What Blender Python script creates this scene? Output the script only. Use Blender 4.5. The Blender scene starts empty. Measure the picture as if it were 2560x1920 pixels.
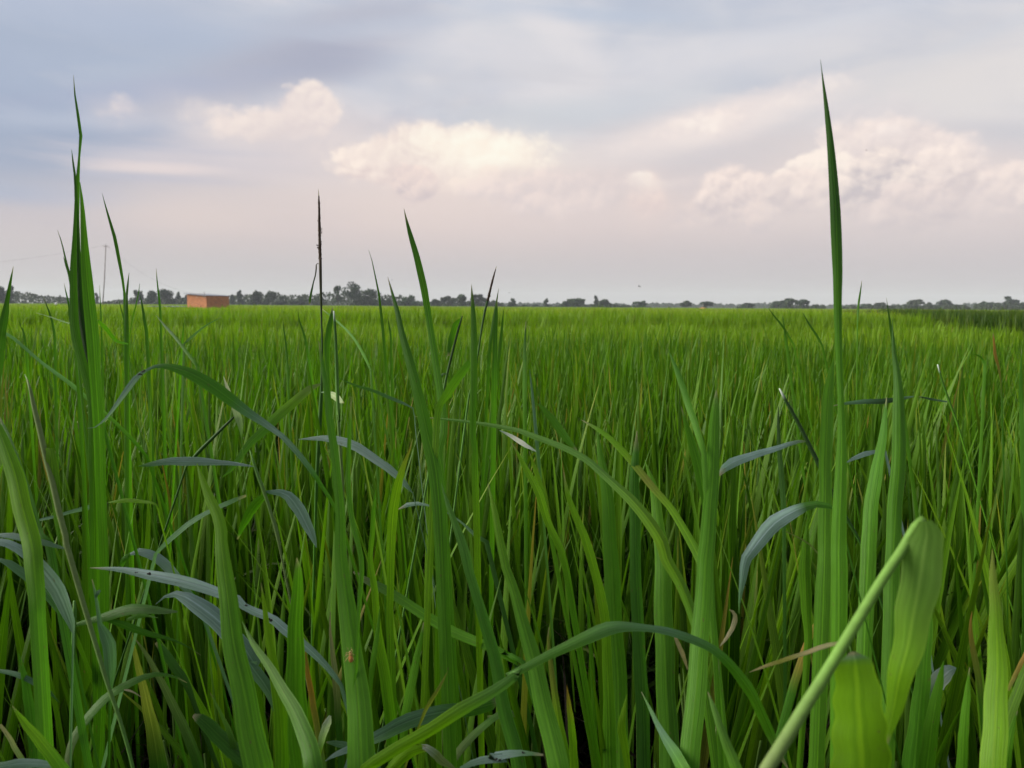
import bpy, math, random
import numpy as np
from mathutils import Vector, Matrix, Euler

SC = bpy.context.scene
COL = SC.collection
R = math.radians

# ------------------------------------------------------------------ camera
F = 1934.0                                   # focal length in photo pixels (photo is 2560 wide)
CAM = Vector((0.0, 0.0, 0.85))
PITCH, ROLL = R(5.75), R(0.38)
cd = bpy.data.cameras.new('camera')
cam = bpy.data.objects.new('camera', cd)
COL.objects.link(cam)
CROT = (Euler((R(90) - PITCH, 0, 0)).to_matrix() @ Matrix.Rotation(ROLL, 3, 'Z'))
cam.matrix_world = Matrix.Translation(CAM) @ CROT.to_4x4()
cd.sensor_width = 36.0
cd.lens = 36.0 * F / 2560.0
cd.clip_start, cd.clip_end = 0.02, 6000
cd.dof.use_dof = True
cd.dof.focus_distance = 0.8
cd.dof.aperture_fstop = 17.0
SC.camera = cam

def ray(px, py):
    return CROT @ Vector(((px - 1280) / F, (960 - py) / F, -1.0))
def at(px, py, d):                            # photo pixel -> point at optical depth d
    return CAM + ray(px, py) * d
def azel(px, py):
    v = ray(px, py).normalized()
    return math.degrees(math.atan2(v.x, v.y)), math.degrees(math.asin(v.z))

# ------------------------------------------------------------------ view
SC.view_settings.view_transform = 'Standard'
SC.view_settings.look = 'None'
SC.view_settings.exposure = 2.25
SC.view_settings.gamma = 1.0
SC.view_settings.use_curve_mapping = False
SC.render.engine = 'CYCLES'
SC.cycles.max_bounces = 8
SC.cycles.diffuse_bounces = 5
SC.cycles.glossy_bounces = 2
SC.cycles.transmission_bounces = 5
SC.cycles.volume_bounces = 1
SC.cycles.use_denoising = True
SC.cycles.caustics_reflective = False
SC.cycles.caustics_refractive = False

# ------------------------------------------------------------------ node helper
class NT:
    def __init__(s, tree):
        s.t = tree; s.n = tree.nodes; s.l = tree.links
    def new(s, typ, **kw):
        n = s.n.new(typ)
        for k, v in kw.items(): setattr(n, k, v)
        return n
    def put(s, sock, v):
        if hasattr(v, 'is_output') or isinstance(v, bpy.types.NodeSocket): s.l.new(v, sock)
        elif isinstance(v, (tuple, list)) and sock.type == 'RGBA' and len(v) == 3: sock.default_value = (*v, 1)
        else: sock.default_value = v
    def m(s, op, a, b=None, c=None, clamp=False):
        n = s.new('ShaderNodeMath', operation=op, use_clamp=clamp)
        s.put(n.inputs[0], a)
        if b is not None: s.put(n.inputs[1], b)
        if c is not None: s.put(n.inputs[2], c)
        return n.outputs[0]
    def vm(s, op, a, b=None, out=0):
        n = s.new('ShaderNodeVectorMath', operation=op)
        s.put(n.inputs[0], a)
        if b is not None:
            s.put(n.inputs['Scale' if op == 'SCALE' else 1], b)
        return n.outputs[out]
    def xyz(s, x, y, z=0.0):
        n = s.new('ShaderNodeCombineXYZ')
        for i, v in enumerate((x, y, z)): s.put(n.inputs[i], v)
        return n.outputs[0]
    def sep(s, v):
        n = s.new('ShaderNodeSeparateXYZ'); s.put(n.inputs[0], v); return n.outputs
    def mix(s, f, a, b, mode='MIX'):
        n = s.new('ShaderNodeMix', data_type='RGBA', blend_type=mode)
        s.put(n.inputs[0], f); s.put(n.inputs[6], a); s.put(n.inputs[7], b)
        return n.outputs[2]
    def smooth(s, v, lo, hi, a=0.0, b=1.0):
        n = s.new('ShaderNodeMapRange', interpolation_type='SMOOTHSTEP')
        for i, x in enumerate((v, lo, hi, a, b)): s.put(n.inputs[i], x)
        return n.outputs[0]
    def noise(s, vec, scale, detail=4, rough=.5, dist=0.0):
        n = s.new('ShaderNodeTexNoise')
        s.put(n.inputs['Vector'], vec); s.put(n.inputs['Scale'], scale); s.put(n.inputs['Detail'], detail)
        s.put(n.inputs['Roughness'], rough); s.put(n.inputs['Distortion'], dist)
        return n.outputs[0]
    def ramp(s, f, stops):
        n = s.new('ShaderNodeValToRGB'); e = n.color_ramp.elements
        while len(e) < len(stops): e.new(0.5)
        for el, (p, c) in zip(e, stops): el.position = p; el.color = (*c, 1)
        s.put(n.inputs[0], f); return n.outputs[0]

def srgb(r, g, b):
    f = lambda c: (c / 255 / 12.92) if c <= 10 else ((c / 255 + .055) / 1.055) ** 2.4
    return (f(r), f(g), f(b))

# ------------------------------------------------------------------ world: hazy evening sky with cumulus
SUN_EL, SUN_AZ = R(30), R(272)                # veiled low sun from the left
SKY_GAIN = .206
def build_world():
    w = bpy.data.worlds.new('World'); SC.world = w; w.use_nodes = True
    t = NT(w.node_tree); t.n.clear()
    d = t.new('ShaderNodeTexCoord').outputs['Generated']
    x, y, z = t.sep(t.vm('NORMALIZE', d))[:3]
    az = t.m('MULTIPLY', t.m('ARCTAN2', x, y), 57.2958)
    el = t.m('MULTIPLY', t.m('ARCSINE', z), 57.2958)
    p = t.xyz(az, el, 0.0)
    # shared fractal fields in degree space
    pw = t.xyz(t.m('MULTIPLY', az, .55), el, 0.0)
    n_wide = t.noise(pw, .09, 4, .55)
    n_streak = t.noise(t.xyz(t.m('MULTIPLY', az, .20), t.m('ADD', el, t.m('MULTIPLY', az, .06)), 3.1), .34, 6, .62, .6)
    pe = t.xyz(az, t.m('MULTIPLY', el, 1.15), 7.7)
    nA = t.noise(pe, .30, 8, .60)
    nB = t.noise(t.vm('ADD', pe, (-.45, .62, 0)), .30, 8, .60)
    def vor(v, sc):
        n = t.new('ShaderNodeTexVoronoi', feature='SMOOTH_F1')
        t.put(n.inputs['Vector'], v); n.inputs['Scale'].default_value = sc
        n.inputs['Smoothness'].default_value = .18
        n.inputs['Detail'].default_value = 2.0; n.inputs['Roughness'].default_value = .55; n.inputs['Lacunarity'].default_value = 2.3
        return n.outputs['Distance']
    wob = t.vm('ADD', pe, t.xyz(t.m('MULTIPLY', nA, 2.2), t.m('MULTIPLY', nB, 2.2), 0))
    vA = vor(wob, .36)
    vB = vor(t.vm('ADD', wob, (-.28, .45, 0)), .36)
    edge = t.m('ADD', t.m('SUBTRACT', nA, .36), t.m('MULTIPLY', t.m('SUBTRACT', .48, vA), .75))     # billowing outline
    relief = t.m('ADD', t.m('MULTIPLY', t.m('SUBTRACT', nA, nB), 1.3), t.m('MULTIPLY', t.m('SUBTRACT', vB, vA), 1.1))
    big = t.m('MULTIPLY', t.m('SUBTRACT', t.noise(pe, .16, 3, .5), .5), 1.6)
    # base of the sky: grey pink haze below, pale blue grey above
    e01 = t.m('DIVIDE', el, 24.0, clamp=True)
    base = t.ramp(e01, [(0, srgb(188, 186, 192)), (.10, srgb(192, 187, 192)), (.22, srgb(205, 194, 195)), (.36, srgb(216, 205, 204)),
                        (.55, srgb(213, 209, 213)), (.78, srgb(209, 212, 220)), (1, srgb(198, 207, 223))])
    lefty = t.m('MULTIPLY', t.smooth(az, -2, -32), t.smooth(el, 6.5, 12.0))
    base = t.mix(t.m('MULTIPLY', lefty, .95), base, srgb(163, 176, 201))
    cir = t.m('MULTIPLY', t.smooth(n_streak, .42, .62), t.smooth(el, 7, 13))
    base = t.mix(t.m('MULTIPLY', cir, .75), base, srgb(224, 222, 226))
    dk = t.m('MULTIPLY', t.smooth(n_wide, .58, .38), t.smooth(el, 6, 13))
    base = t.mix(t.m('MULTIPLY', dk, .7), base, srgb(178, 189, 209))
    cur = base
    def blob(cx, cy, rx, ry, rot, lit, shade, op, amp=.55, soft=.35, under=None, flat=False, grad=.30):
        """a cloud; cx..ry in pixels of the 2212 wide view of the photo, under = local height below which it melts into the haze"""
        nonlocal cur
        k = 1.1573; a0, e0 = azel(cx * k, cy * k); dg = 57.2958 / F * k
        n = t.new('ShaderNodeMapping', vector_type='TEXTURE')
        dep = t.new('ShaderNodeVectorMath', operation='MULTIPLY_ADD')     # evaluate the clouds one after another (keeps the shader small)
        t.put(dep.inputs[0], cur); dep.inputs[1].default_value = (1e-7, 1e-7, 1e-7); t.put(dep.inputs[2], p)
        t.put(n.inputs['Vector'], dep.outputs[0])
        n.inputs['Location'].default_value = (a0, e0, 0)
        n.inputs['Rotation'].default_value = (0, 0, R(rot))
        n.inputs['Scale'].default_value = (rx * dg, ry * dg, 1)
        q = n.outputs[0]
        r = t.vm('LENGTH', q, out=1)
        src = t.m('SUBTRACT', n_streak, .5) if flat else edge
        k_ = amp * 2 if flat else amp * 46.0 / ry * 1.8         # puffs keep one size whatever the cloud's size
        r = t.m('SUBTRACT', r, t.m('MULTIPLY', src, k_))
        sf = soft if flat else soft * 46.0 / ry
        mask = t.smooth(r, 1.0 + sf * .5, 1.0 - sf)
        yl = t.sep(q)[1]
        if under is not None:
            mask = t.m('MULTIPLY', mask, t.smooth(yl, under - .9, under))
        if not flat:                                          # thin veil round each heap
            cur = t.mix(t.smooth(t.vm('LENGTH', t.vm('ADD', q, (0, .35, 0)), out=1), 1.75, .45, 0.0, .30 * op), cur, t.mix(.5, shade, lit))
        mask = t.m('MULTIPLY', mask, op)
        if flat: c = lit
        else:
            f = t.m('ADD', t.m('ADD', t.m('ADD', .5, big), relief), t.m('MULTIPLY', yl, grad), clamp=True)
            c = t.mix(f, shade, lit)
        cur = t.mix(mask, cur, c)
    G1, G2, GB = srgb(179, 181, 197), srgb(168, 172, 192), srgb(150, 164, 190)
    blob(60, 320, 330, 130, 0, GB, GB, .85, .5, .9, flat=True)
    blob(420, 330, 200, 24, 4, srgb(170, 180, 202), GB, .8, .5, .8, flat=True)
    blob(590, 140, 350, 62, 22, G1, G1, 1.0, .35, .8, flat=True)
    blob(720, 125, 170, 50, 12, G2, G2, .75, .4, .8, flat=True)
    blob(110, 70, 340, 80, 5, srgb(166, 178, 200), G1, .8, .5, .9, flat=True)
    blob(180, 30, 300, 40, 0, srgb(180, 191, 213), G1, .5, .5, .9, flat=True)
    for cx, cy, rx, ry, rot, c, o in ((300, 200, 260, 26, 12, (170,178,202), .7), (150, 260, 200, 22, 4, (186,194,212), .6), (60, 420, 220, 20, 0, (158,172,199), .6), (820, 60, 220, 20, 8, (188,196,213), .7), (1250, 30, 260, 16, -4, (186,198,217), .7), (1750, 60, 220, 16, 6, (196,205,220), .6), (2090, 90, 150, 18, 16, (190,201,218), .6), (930, 200, 240, 20, 6, (203,206,216), .6)):
        blob(cx, cy, rx, ry, rot, srgb(*c), G1, o, .8, .9, flat=True)
    P1, P2 = srgb(233, 220, 217), srgb(207, 199, 204)
    blob(470, 345, 260, 50, 3, srgb(212, 204, 209), P2, .8, .9, .8, flat=True)
    blob(340, 364, 130, 12, 2, srgb(232, 218, 216), P2, .8, .5, .8, flat=True)
    blob(520, 330, 110, 9, 2, srgb(178, 183, 203), P2, .7, .5, .8, flat=True)
    blob(370, 388, 170, 10, 0, srgb(180, 184, 203), P2, .6, .6, .8, flat=True)
    blob(520, 440, 340, 60, 0, srgb(217, 205, 204), P2, .7, .6, .9, flat=True)
    blob(420, 470, 160, 40, 0, srgb(222, 207, 202), P2, .6, .6, .9, flat=True)
    blob(1600, 110, 420, 60, 6, srgb(222, 221, 226), P2, .7, .6, .9, flat=True)
    blob(1060, 110, 260, 50, 0, srgb(219, 218, 224), P2, .65, .6, .9, flat=True)
    blob(1200, 85, 110, 40, -30, srgb(228, 225, 228), P2, .6, .7, .9, flat=True)
    blob(1330, 235, 300, 40, 8, srgb(203, 208, 216), P2, .6, .5, .9, flat=True)
    blob(1130, 255, 190, 34, 0, srgb(204, 209, 216), P2, .6, .5, .9, flat=True)
    blob(2040, 195, 360, 120, 0, srgb(228, 223, 221), P2, .85, .5, .9, flat=True)
    blob(1620, 345, 320, 90, 0, srgb(206, 203, 208), P2, .8, .4, .9, flat=True)
    blob(1380, 330, 180, 60, 12, srgb(214, 208, 211), P2, .6, .5, .9, flat=True)
    blob(2110, 290, 190, 24, -6, srgb(202, 202, 209), P2, .8, .5, .9, flat=True)
    blob(1150, 520, 950, 80, 0, srgb(214, 199, 198), P2, .7, .4, .9, flat=True)
    # broad glow of thin cloud joining the heaps
    blob(1000, 430, 340, 110, 0, srgb(224, 208, 204), P2, .8, .5, .9, flat=True)
    blob(1900, 430, 430, 120, -4, srgb(222, 208, 206), P2, .8, .5, .9, flat=True)
    blob(1350, 450, 280, 80, 0, srgb(222, 207, 205), P2, .75, .5, .9, flat=True)
    blob(640, 300, 260, 80, 0, srgb(215, 207, 211), P2, .6, .6, .9, flat=True)
    LIT, SHA = srgb(249, 235, 226), srgb(213, 202, 205)
    blob(252, 236, 54, 26, 0, srgb(229, 219, 217), srgb(210, 204, 212), .85, .5, .5)
    blob(470, 262, 92, 36, -22, srgb(228, 219, 217), srgb(211, 205, 210), .85, .5, .6)
    blob(580, 266, 138, 44, 4, LIT, srgb(229, 216, 213), .95, .45, .4, under=-.5)
    blob(672, 242, 74, 60, 0, srgb(245, 232, 224), srgb(226, 213, 212), .97, .32, .22, under=-.6)
    blob(700, 315, 160, 50, 0, srgb(223, 212, 212), P2, .55, .6, .9)
    blob(930, 285, 160, 26, -3, srgb(226, 216, 217), P2, .7, .5, .7, under=-.6)
    blob(965, 345, 250, 76, 2, srgb(254, 239, 227), srgb(228, 211, 207), .97, .36, .30, under=-.6, grad=.2)
    blob(1040, 322, 175, 48, -3, srgb(255, 252, 238), srgb(254, 242, 227), .97, .34, .6, under=-.6)
    blob(895, 396, 64, 46, 0, srgb(246, 226, 217), srgb(206, 193, 196), .9, .42, .16, under=-.4, grad=.5)
    blob(1058, 386, 32, 32, 0, srgb(252, 237, 224), srgb(233, 216, 210), .95, .3, .16, under=-.5, grad=.4)
    blob(985, 398, 46, 20, 0, srgb(250, 234, 222), srgb(228, 212, 208), .85, .4, .2, under=-.4)
    blob(1180, 415, 190, 60, 0, srgb(241, 224, 218), srgb(213, 202, 204), .8, .55, .45, under=-.4)
    blob(1545, 262, 260, 38, 13, srgb(238, 227, 224), P2, .9, .6, .8, flat=True)
    blob(1530, 268, 230, 36, 13, srgb(250, 237, 230), srgb(225, 215, 215), .92, .5, .5, under=-.7)
    blob(1505, 272, 52, 24, 10, srgb(252, 242, 234), srgb(238, 226, 222), .9, .4, .4, under=-.6)
    blob(1712, 216, 92, 22, 10, srgb(252, 243, 236), srgb(234, 223, 221), .95, .45, .5, under=-.7)
    blob(1740, 180, 50, 14, 10, srgb(238, 230, 228), srgb(224, 216, 218), .7, .5, .6)
    blob(1890, 262, 120, 54, -10, srgb(227, 220, 221), srgb(214, 208, 212), .7, .5, .8)
    blob(1950, 340, 165, 74, -14, srgb(250, 235, 227), srgb(224, 212, 211), .9, .36, .35, under=-.3, grad=.4)
    blob(1930, 282, 34, 18, 0, srgb(252, 240, 233), srgb(232, 221, 219), .8, .3, .4, under=-.6)
    blob(1396, 425, 46, 58, 0, srgb(249, 228, 217), srgb(226, 208, 205), .9, .36, .35, under=-.3)
    blob(1384, 386, 32, 22, 0, srgb(255, 246, 235), srgb(242, 228, 220), .97, .26, .2, under=-.5)
    blob(1420, 396, 26, 9, 0, srgb(254, 243, 232), srgb(240, 226, 219), .9, .25, .3, under=-.6)
    blob(1290, 400, 110, 46, 0, srgb(236, 221, 217), srgb(214, 203, 204), .7, .45, .5, under=-.3, grad=.4)
    blob(1470, 400, 60, 20, 0, srgb(229, 216, 214), srgb(213, 203, 205), .6, .4, .5, under=-.3)
    blob(1500, 470, 60, 40, 0, srgb(240, 222, 215), srgb(213, 201, 202), .8, .36, .4, under=-.2, grad=.5)
    blob(1580, 430, 78, 72, 10, srgb(250, 233, 224), srgb(212, 200, 201), .92, .30, .26, under=-.2, grad=.55)
    blob(1640, 470, 50, 50, 0, srgb(240, 223, 216), srgb(211, 200, 202), .8, .34, .35, under=-.2, grad=.5)
    blob(1770, 385, 84, 62, 0, srgb(255, 242, 231), srgb(218, 205, 204), .96, .28, .18, under=-.3, grad=.55)
    blob(1730, 420, 70, 56, 0, srgb(250, 234, 225), srgb(215, 203, 203), .9, .30, .24, under=-.2, grad=.5)
    blob(2195, 410, 74, 60, 0, srgb(248, 232, 224), srgb(214, 203, 204), .92, .32, .26, under=-.2, grad=.5)
    blob(2110, 430, 80, 64, 0, srgb(245, 229, 222), srgb(211, 200, 202), .9, .32, .3, under=-.2, grad=.5)
    blob(2010, 390, 90, 70, 0, srgb(252, 237, 228), srgb(216, 204, 204), .94, .30, .2, under=-.2, grad=.55)
    blob(1900, 410, 78, 84, -8, srgb(252, 237, 227), srgb(200, 191, 195), .97, .27, .12, under=-.2, grad=.6)
    blob(1960, 460, 110, 66, 0, srgb(240, 224, 218), srgb(209, 198, 200), .85, .32, .3, under=-.1, grad=.5)
    blob(1930, 570, 900, 120, 0, srgb(199, 191, 196), P2, .5, .25, .9, flat=True)
    # veil of low haze over the foot of the clouds
    cur = t.mix(t.m('MULTIPLY', t.smooth(el, 6.0, 1.0), .75), cur, srgb(192, 186, 192))
    # the unseen sky is dimmed towards the zenith to keep the grass bases dark
    zen = t.m('ADD', 1.0, t.m('MULTIPLY', t.smooth(z, .34, .95), -.5))
    cur = t.mix(1.0, cur, t.xyz(t.m('MULTIPLY', zen, 1.035), t.m('MULTIPLY', zen, 1.015), t.m('MULTIPLY', zen, .99)), 'MULTIPLY')
    nish = t.new('ShaderNodeTexSky', sky_type='NISHITA')
    nish.sun_disc = False; nish.sun_elevation = SUN_EL; nish.sun_rotation = SUN_AZ
    b1 = t.new('ShaderNodeBackground'); t.put(b1.inputs[0], nish.outputs[0]); b1.inputs[1].default_value = .06
    b2 = t.new('ShaderNodeBackground'); t.put(b2.inputs[0], cur); b2.inputs[1].default_value = SKY_GAIN
    mx = t.new('ShaderNodeMixShader'); mx.inputs[0].default_value = .97
    t.l.new(b1.outputs[0], mx.inputs[1]); t.l.new(b2.outputs[0], mx.inputs[2])
    o = t.new('ShaderNodeOutputWorld'); t.l.new(mx.outputs[0], o.inputs[0])
    w.cycles.sampling_method = 'MANUAL'; w.cycles.sample_map_resolution = 512
build_world()

sd = bpy.data.lights.new('sun', 'SUN'); sun = bpy.data.objects.new('sun', sd); COL.objects.link(sun)
sd.energy = 1.5; sd.angle = R(40); sd.color = (1.0, .93, .84)
sdir = Vector((math.sin(SUN_AZ) * math.cos(SUN_EL), math.cos(SUN_AZ) * math.cos(SUN_EL), math.sin(SUN_EL)))
sun.rotation_euler = sdir.to_track_quat('Z', 'Y').to_euler()

# ------------------------------------------------------------------ object helpers
def tag(o, label=None, cat=None, group=None, kind=None):
    if cat and not kind: kind = 'thing'
    for k, v in (('label', label), ('category', cat), ('group', group), ('kind', kind)):
        if v: o[k] = v
    return o
def empty(name, loc):
    o = bpy.data.objects.new(name, None); o.location = loc; o.empty_display_size = .1
    COL.objects.link(o); return o
def make_mesh(name, V, Fc, mat, smooth=True, cols=None, uvs=None):
    me = bpy.data.meshes.new(name)
    me.from_pydata([tuple(v) for v in V], [], Fc)
    if smooth: me.polygons.foreach_set('use_smooth', [True] * len(me.polygons))
    if cols is not None:
        a = me.color_attributes.new('col', 'FLOAT_COLOR', 'POINT')
        a.data.foreach_set('color', [c for q in cols for c in (*q[:3], 1.0)])
    if uvs is not None:
        u = me.uv_layers.new(name='UVMap')
        li = np.empty(len(me.loops), dtype=np.int32); me.loops.foreach_get('vertex_index', li)
        u.data.foreach_set('uv', np.asarray(uvs, dtype=np.float32)[li].ravel())
    if mat: me.materials.append(mat)
    me.update(); return me
def obj(name, me, parent=None, loc=None):
    o = bpy.data.objects.new(name, me)
    if loc is not None: o.location = loc
    if parent: o.parent = parent
    COL.objects.link(o); return o
class MB:
    """collects boxes and tubes into one mesh"""
    def __init__(s): s.v = []; s.f = []; s.c = []; s.u = []
    def box(s, c, size, rot=None, col=(1, 1, 1)):
        b = len(s.v); c = Vector(c)
        for dz in (-.5, .5):
            for dx, dy in ((-.5, -.5), (.5, -.5), (.5, .5), (-.5, .5)):
                q = Vector((dx * size[0], dy * size[1], dz * size[2]))
                if rot: q = rot @ q
                s.v.append(c + q); s.c.append(col); s.u.append((0, 0))
        for q in ((0, 3, 2, 1), (4, 5, 6, 7), (0, 1, 5, 4), (1, 2, 6, 5), (2, 3, 7, 6), (3, 0, 4, 7)):
            s.f.append([b + i for i in q])
    def tube(s, pts, rad, sides=8, cols=None, cap=True):
        pts = [Vector(p) for p in pts]; n = len(pts)
        if not isinstance(rad, (list, tuple)): rad = [rad] * n
        b = len(s.v); up = None
        L = 0
        for i, p in enumerate(pts):
            tn = (pts[min(i + 1, n - 1)] - pts[max(i - 1, 0)]).normalized()
            if up is None:
                up = Vector((1, 0, 0)) if abs(tn.x) < .8 else Vector((0, 1, 0))
            a = tn.cross(up).normalized(); up2 = a.cross(tn).normalized(); up = up2
            if i: L += (p - pts[i - 1]).length
            for k in range(sides):
                th = 2 * math.pi * k / sides
                s.v.append(p + (a * math.cos(th) + up2 * math.sin(th)) * rad[i])
                s.c.append(cols[i] if cols else (1, 1, 1)); s.u.append((k / sides, L))
        for i in range(n - 1):
            for k in range(sides):
                s.f.append([b + i * sides + k, b + i * sides + (k + 1) % sides, b + (i + 1) * sides + (k + 1) % sides, b + (i + 1) * sides + k])
        if cap:
            s.f.append([b + k for k in range(sides)][::-1]); s.f.append([b + (n - 1) * sides + k for k in range(sides)])
    def ball(s, c, r, seg=8, ring=6, col=(1, 1, 1), rot=None):
        c = Vector(c); b = len(s.v)
        if not isinstance(r, (tuple, list)): r = (r, r, r)
        for i in range(ring + 1):
            ph = math.pi * i / ring
            for k in range(seg):
                th = 2 * math.pi * k / seg
                q = Vector((r[0] * math.sin(ph) * math.cos(th), r[1] * math.sin(ph) * math.sin(th), r[2] * math.cos(ph)))
                if rot: q = rot @ q
                s.v.append(c + q); s.c.append(col); s.u.append((0, 0))
        for i in range(ring):
            for k in range(seg):
                s.f.append([b + i * seg + k, b + (i + 1) * seg + k, b + (i + 1) * seg + (k + 1) % seg, b + i * seg + (k + 1) % seg])
    def build(s, name, mat, parent=None, loc=None, smooth=True, rel=None):
        V = s.v if rel is None else [v - rel for v in s.v]
        return obj(name, make_mesh(name, V, s.f, mat, smooth, s.c, s.u), parent, loc)

# ------------------------------------------------------------------ materials
def new_mat(name):
    m = bpy.data.materials.new(name); m.use_nodes = True
    t = NT(m.node_tree); t.n.clear()
    out = t.new('ShaderNodeOutputMaterial')
    return m, t, out
def principled(t, col, rough=.6, spec=.4, normal=None):
    b = t.new('ShaderNodeBsdfPrincipled')
    t.put(b.inputs['Base Color'], col); t.put(b.inputs['Roughness'], rough)
    b.inputs['Specular IOR Level'].default_value = spec
    if normal is not None: t.put(b.inputs['Normal'], normal)
    return b.outputs[0]
def leaf_material(name, trans=.38, vary=.28, veins=True, gain=1.0, tgain=1.35, spec=.22, rough=.5, vf=17.0, vc=.42):
    """blade colour comes from the mesh (species, yellowed tips); veins, mottling and plant-to-plant variation are added here"""
    m, t, out = new_mat(name)
    a = t.new('ShaderNodeAttribute', attribute_name='col').outputs['Color']
    oi = t.new('ShaderNodeObjectInfo').outputs['Random']
    uv = t.new('ShaderNodeTexCoord').outputs['UV']
    u, v = t.sep(uv)[:2]
    br = t.m('ADD', 1.0 - vary / 2, t.m('MULTIPLY', oi, vary))
    c = t.mix(1.0, a, t.xyz(br, br, br), 'MULTIPLY')
    hue = t.m('FRACT', t.m('MULTIPLY', oi, 17.31))
    c = t.mix(t.m('MULTIPLY', t.smooth(hue, .7, 1.0), .25 if vary else 0.0), c, t.mix(1.0, c, (1.45, 1.05, .7), 'MULTIPLY'))
    nrm = None
    if veins:
        st = t.noise(t.xyz(t.m('MULTIPLY', u, vf), t.m('MULTIPLY', v, 7.0), t.m('MULTIPLY', oi, 50.0)), 1.0, 4, .65)
        mot = t.noise(t.xyz(t.m('MULTIPLY', u, 3.0), t.m('MULTIPLY', v, 60.0), oi), 1.0, 4, .6)
        vein = t.smooth(st, .34, .66)
        f = t.m('ADD', .77 - vc / 2, t.m('ADD', t.m('MULTIPLY', vein, vc), t.m('MULTIPLY', mot, .46)))
        c = t.mix(1.0, c, t.xyz(f, f, f), 'MULTIPLY')
        rib = t.smooth(t.m('ABSOLUTE', t.m('SUBTRACT', u, .5)), .075, .02)
        c = t.mix(t.m('MULTIPLY', t.smooth(t.m('ABSOLUTE', t.m('SUBTRACT', u, .5)), .20, .09), .35), c, t.mix(1.0, c, (.6, .7, .6), 'MULTIPLY'))
        c = t.mix(t.m('MULTIPLY', rib, .6), c, t.mix(1.0, c, (1.9, 1.6, 2.0), 'MULTIPLY'))
        edge = t.smooth(t.m('ABSOLUTE', t.m('SUBTRACT', u, .5)), .44, .49)
        c = t.mix(t.m('MULTIPLY', edge, .5), c, t.mix(1.0, c, (1.7, 1.5, 1.8), 'MULTIPLY'))
        fleck = t.smooth(t.noise(t.xyz(t.m('MULTIPLY', u, 4.0), t.m('MULTIPLY', v, 190.0), t.m('MULTIPLY', oi, 9.0)), 1.0, 2, .5), .70, .76)
        c = t.mix(t.m('MULTIPLY', fleck, .6), c, (.10, .075, .03))
        bp = t.new('ShaderNodeBump'); bp.inputs['Strength'].default_value = .5; bp.inputs['Distance'].default_value = .0008
        t.put(bp.inputs['Height'], st); nrm = bp.outputs[0]
    if gain != 1.0: c = t.mix(1.0, c, (gain, gain, gain), 'MULTIPLY')
    p = principled(t, c, rough, spec, nrm)
    tr = t.new('ShaderNodeBsdfTranslucent')
    t.put(tr.inputs[0], t.mix(1.0, c, (tgain * .88, tgain, tgain * .5), 'MULTIPLY'))
    mx = t.new('ShaderNodeMixShader'); mx.inputs[0].default_value = trans
    t.l.new(p, mx.inputs[1]); t.l.new(tr.outputs[0], mx.inputs[2]); t.l.new(mx.outputs[0], out.inputs[0])
    return m
M_LEAF = leaf_material('leaf_blade', vary=.12)
M_NEAR = leaf_material('near_blade', vary=.05, vf=48.0, vc=.26, tgain=1.2)
M_RICE = leaf_material('rice_blade', vary=.35, trans=.28)
M_FIELD = leaf_material('field_rice', vary=.30, veins=False, trans=.40, tgain=1.5, spec=.15)
M_TALL_SHADE = leaf_material('tall_plot_rice', vary=.25, veins=False, gain=.5, trans=.3)  # darker crop, with the shade of its edge put into the colour
M_CROWN = leaf_material('tree_foliage', vary=.35, veins=False, trans=.2, tgain=1.0)
def col_material(name, rough=.75, spec=.3, nscale=20, amt=.35, bump=0.0):
    m, t, out = new_mat(name)
    a = t.new('ShaderNodeAttribute', attribute_name='col').outputs['Color']
    ob = t.new('ShaderNodeTexCoord').outputs['Object']
    n = t.noise(ob, nscale, 5, .6)
    f = t.m('ADD', 1 - amt, t.m('MULTIPLY', n, amt * 2))
    c = t.mix(1.0, a, t.xyz(f, f, f), 'MULTIPLY')
    nr = None
    if bump:
        b = t.new('ShaderNodeBump'); b.inputs['Strength'].default_value = .6; b.inputs['Distance'].default_value = bump
        t.put(b.inputs['Height'], n); nr = b.outputs[0]
    t.l.new(principled(t, c, rough, spec, nr), out.inputs[0]); return m
M_STEM = col_material('grass_stem', .65, .2, 300, .3)
M_SEED = col_material('seed_head', .8, .2, 900, .45, .0008)
M_BARK = col_material('tree_bark', .9, .2, 3, .4)
M_BRICK = col_material('fired_brick', .9, .2, 6, .3)
M_PLAIN = col_material('plain_weathered', .7, .3, 8, .2)
M_STRAW = col_material('straw', .9, .2, 9, .4)

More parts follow.
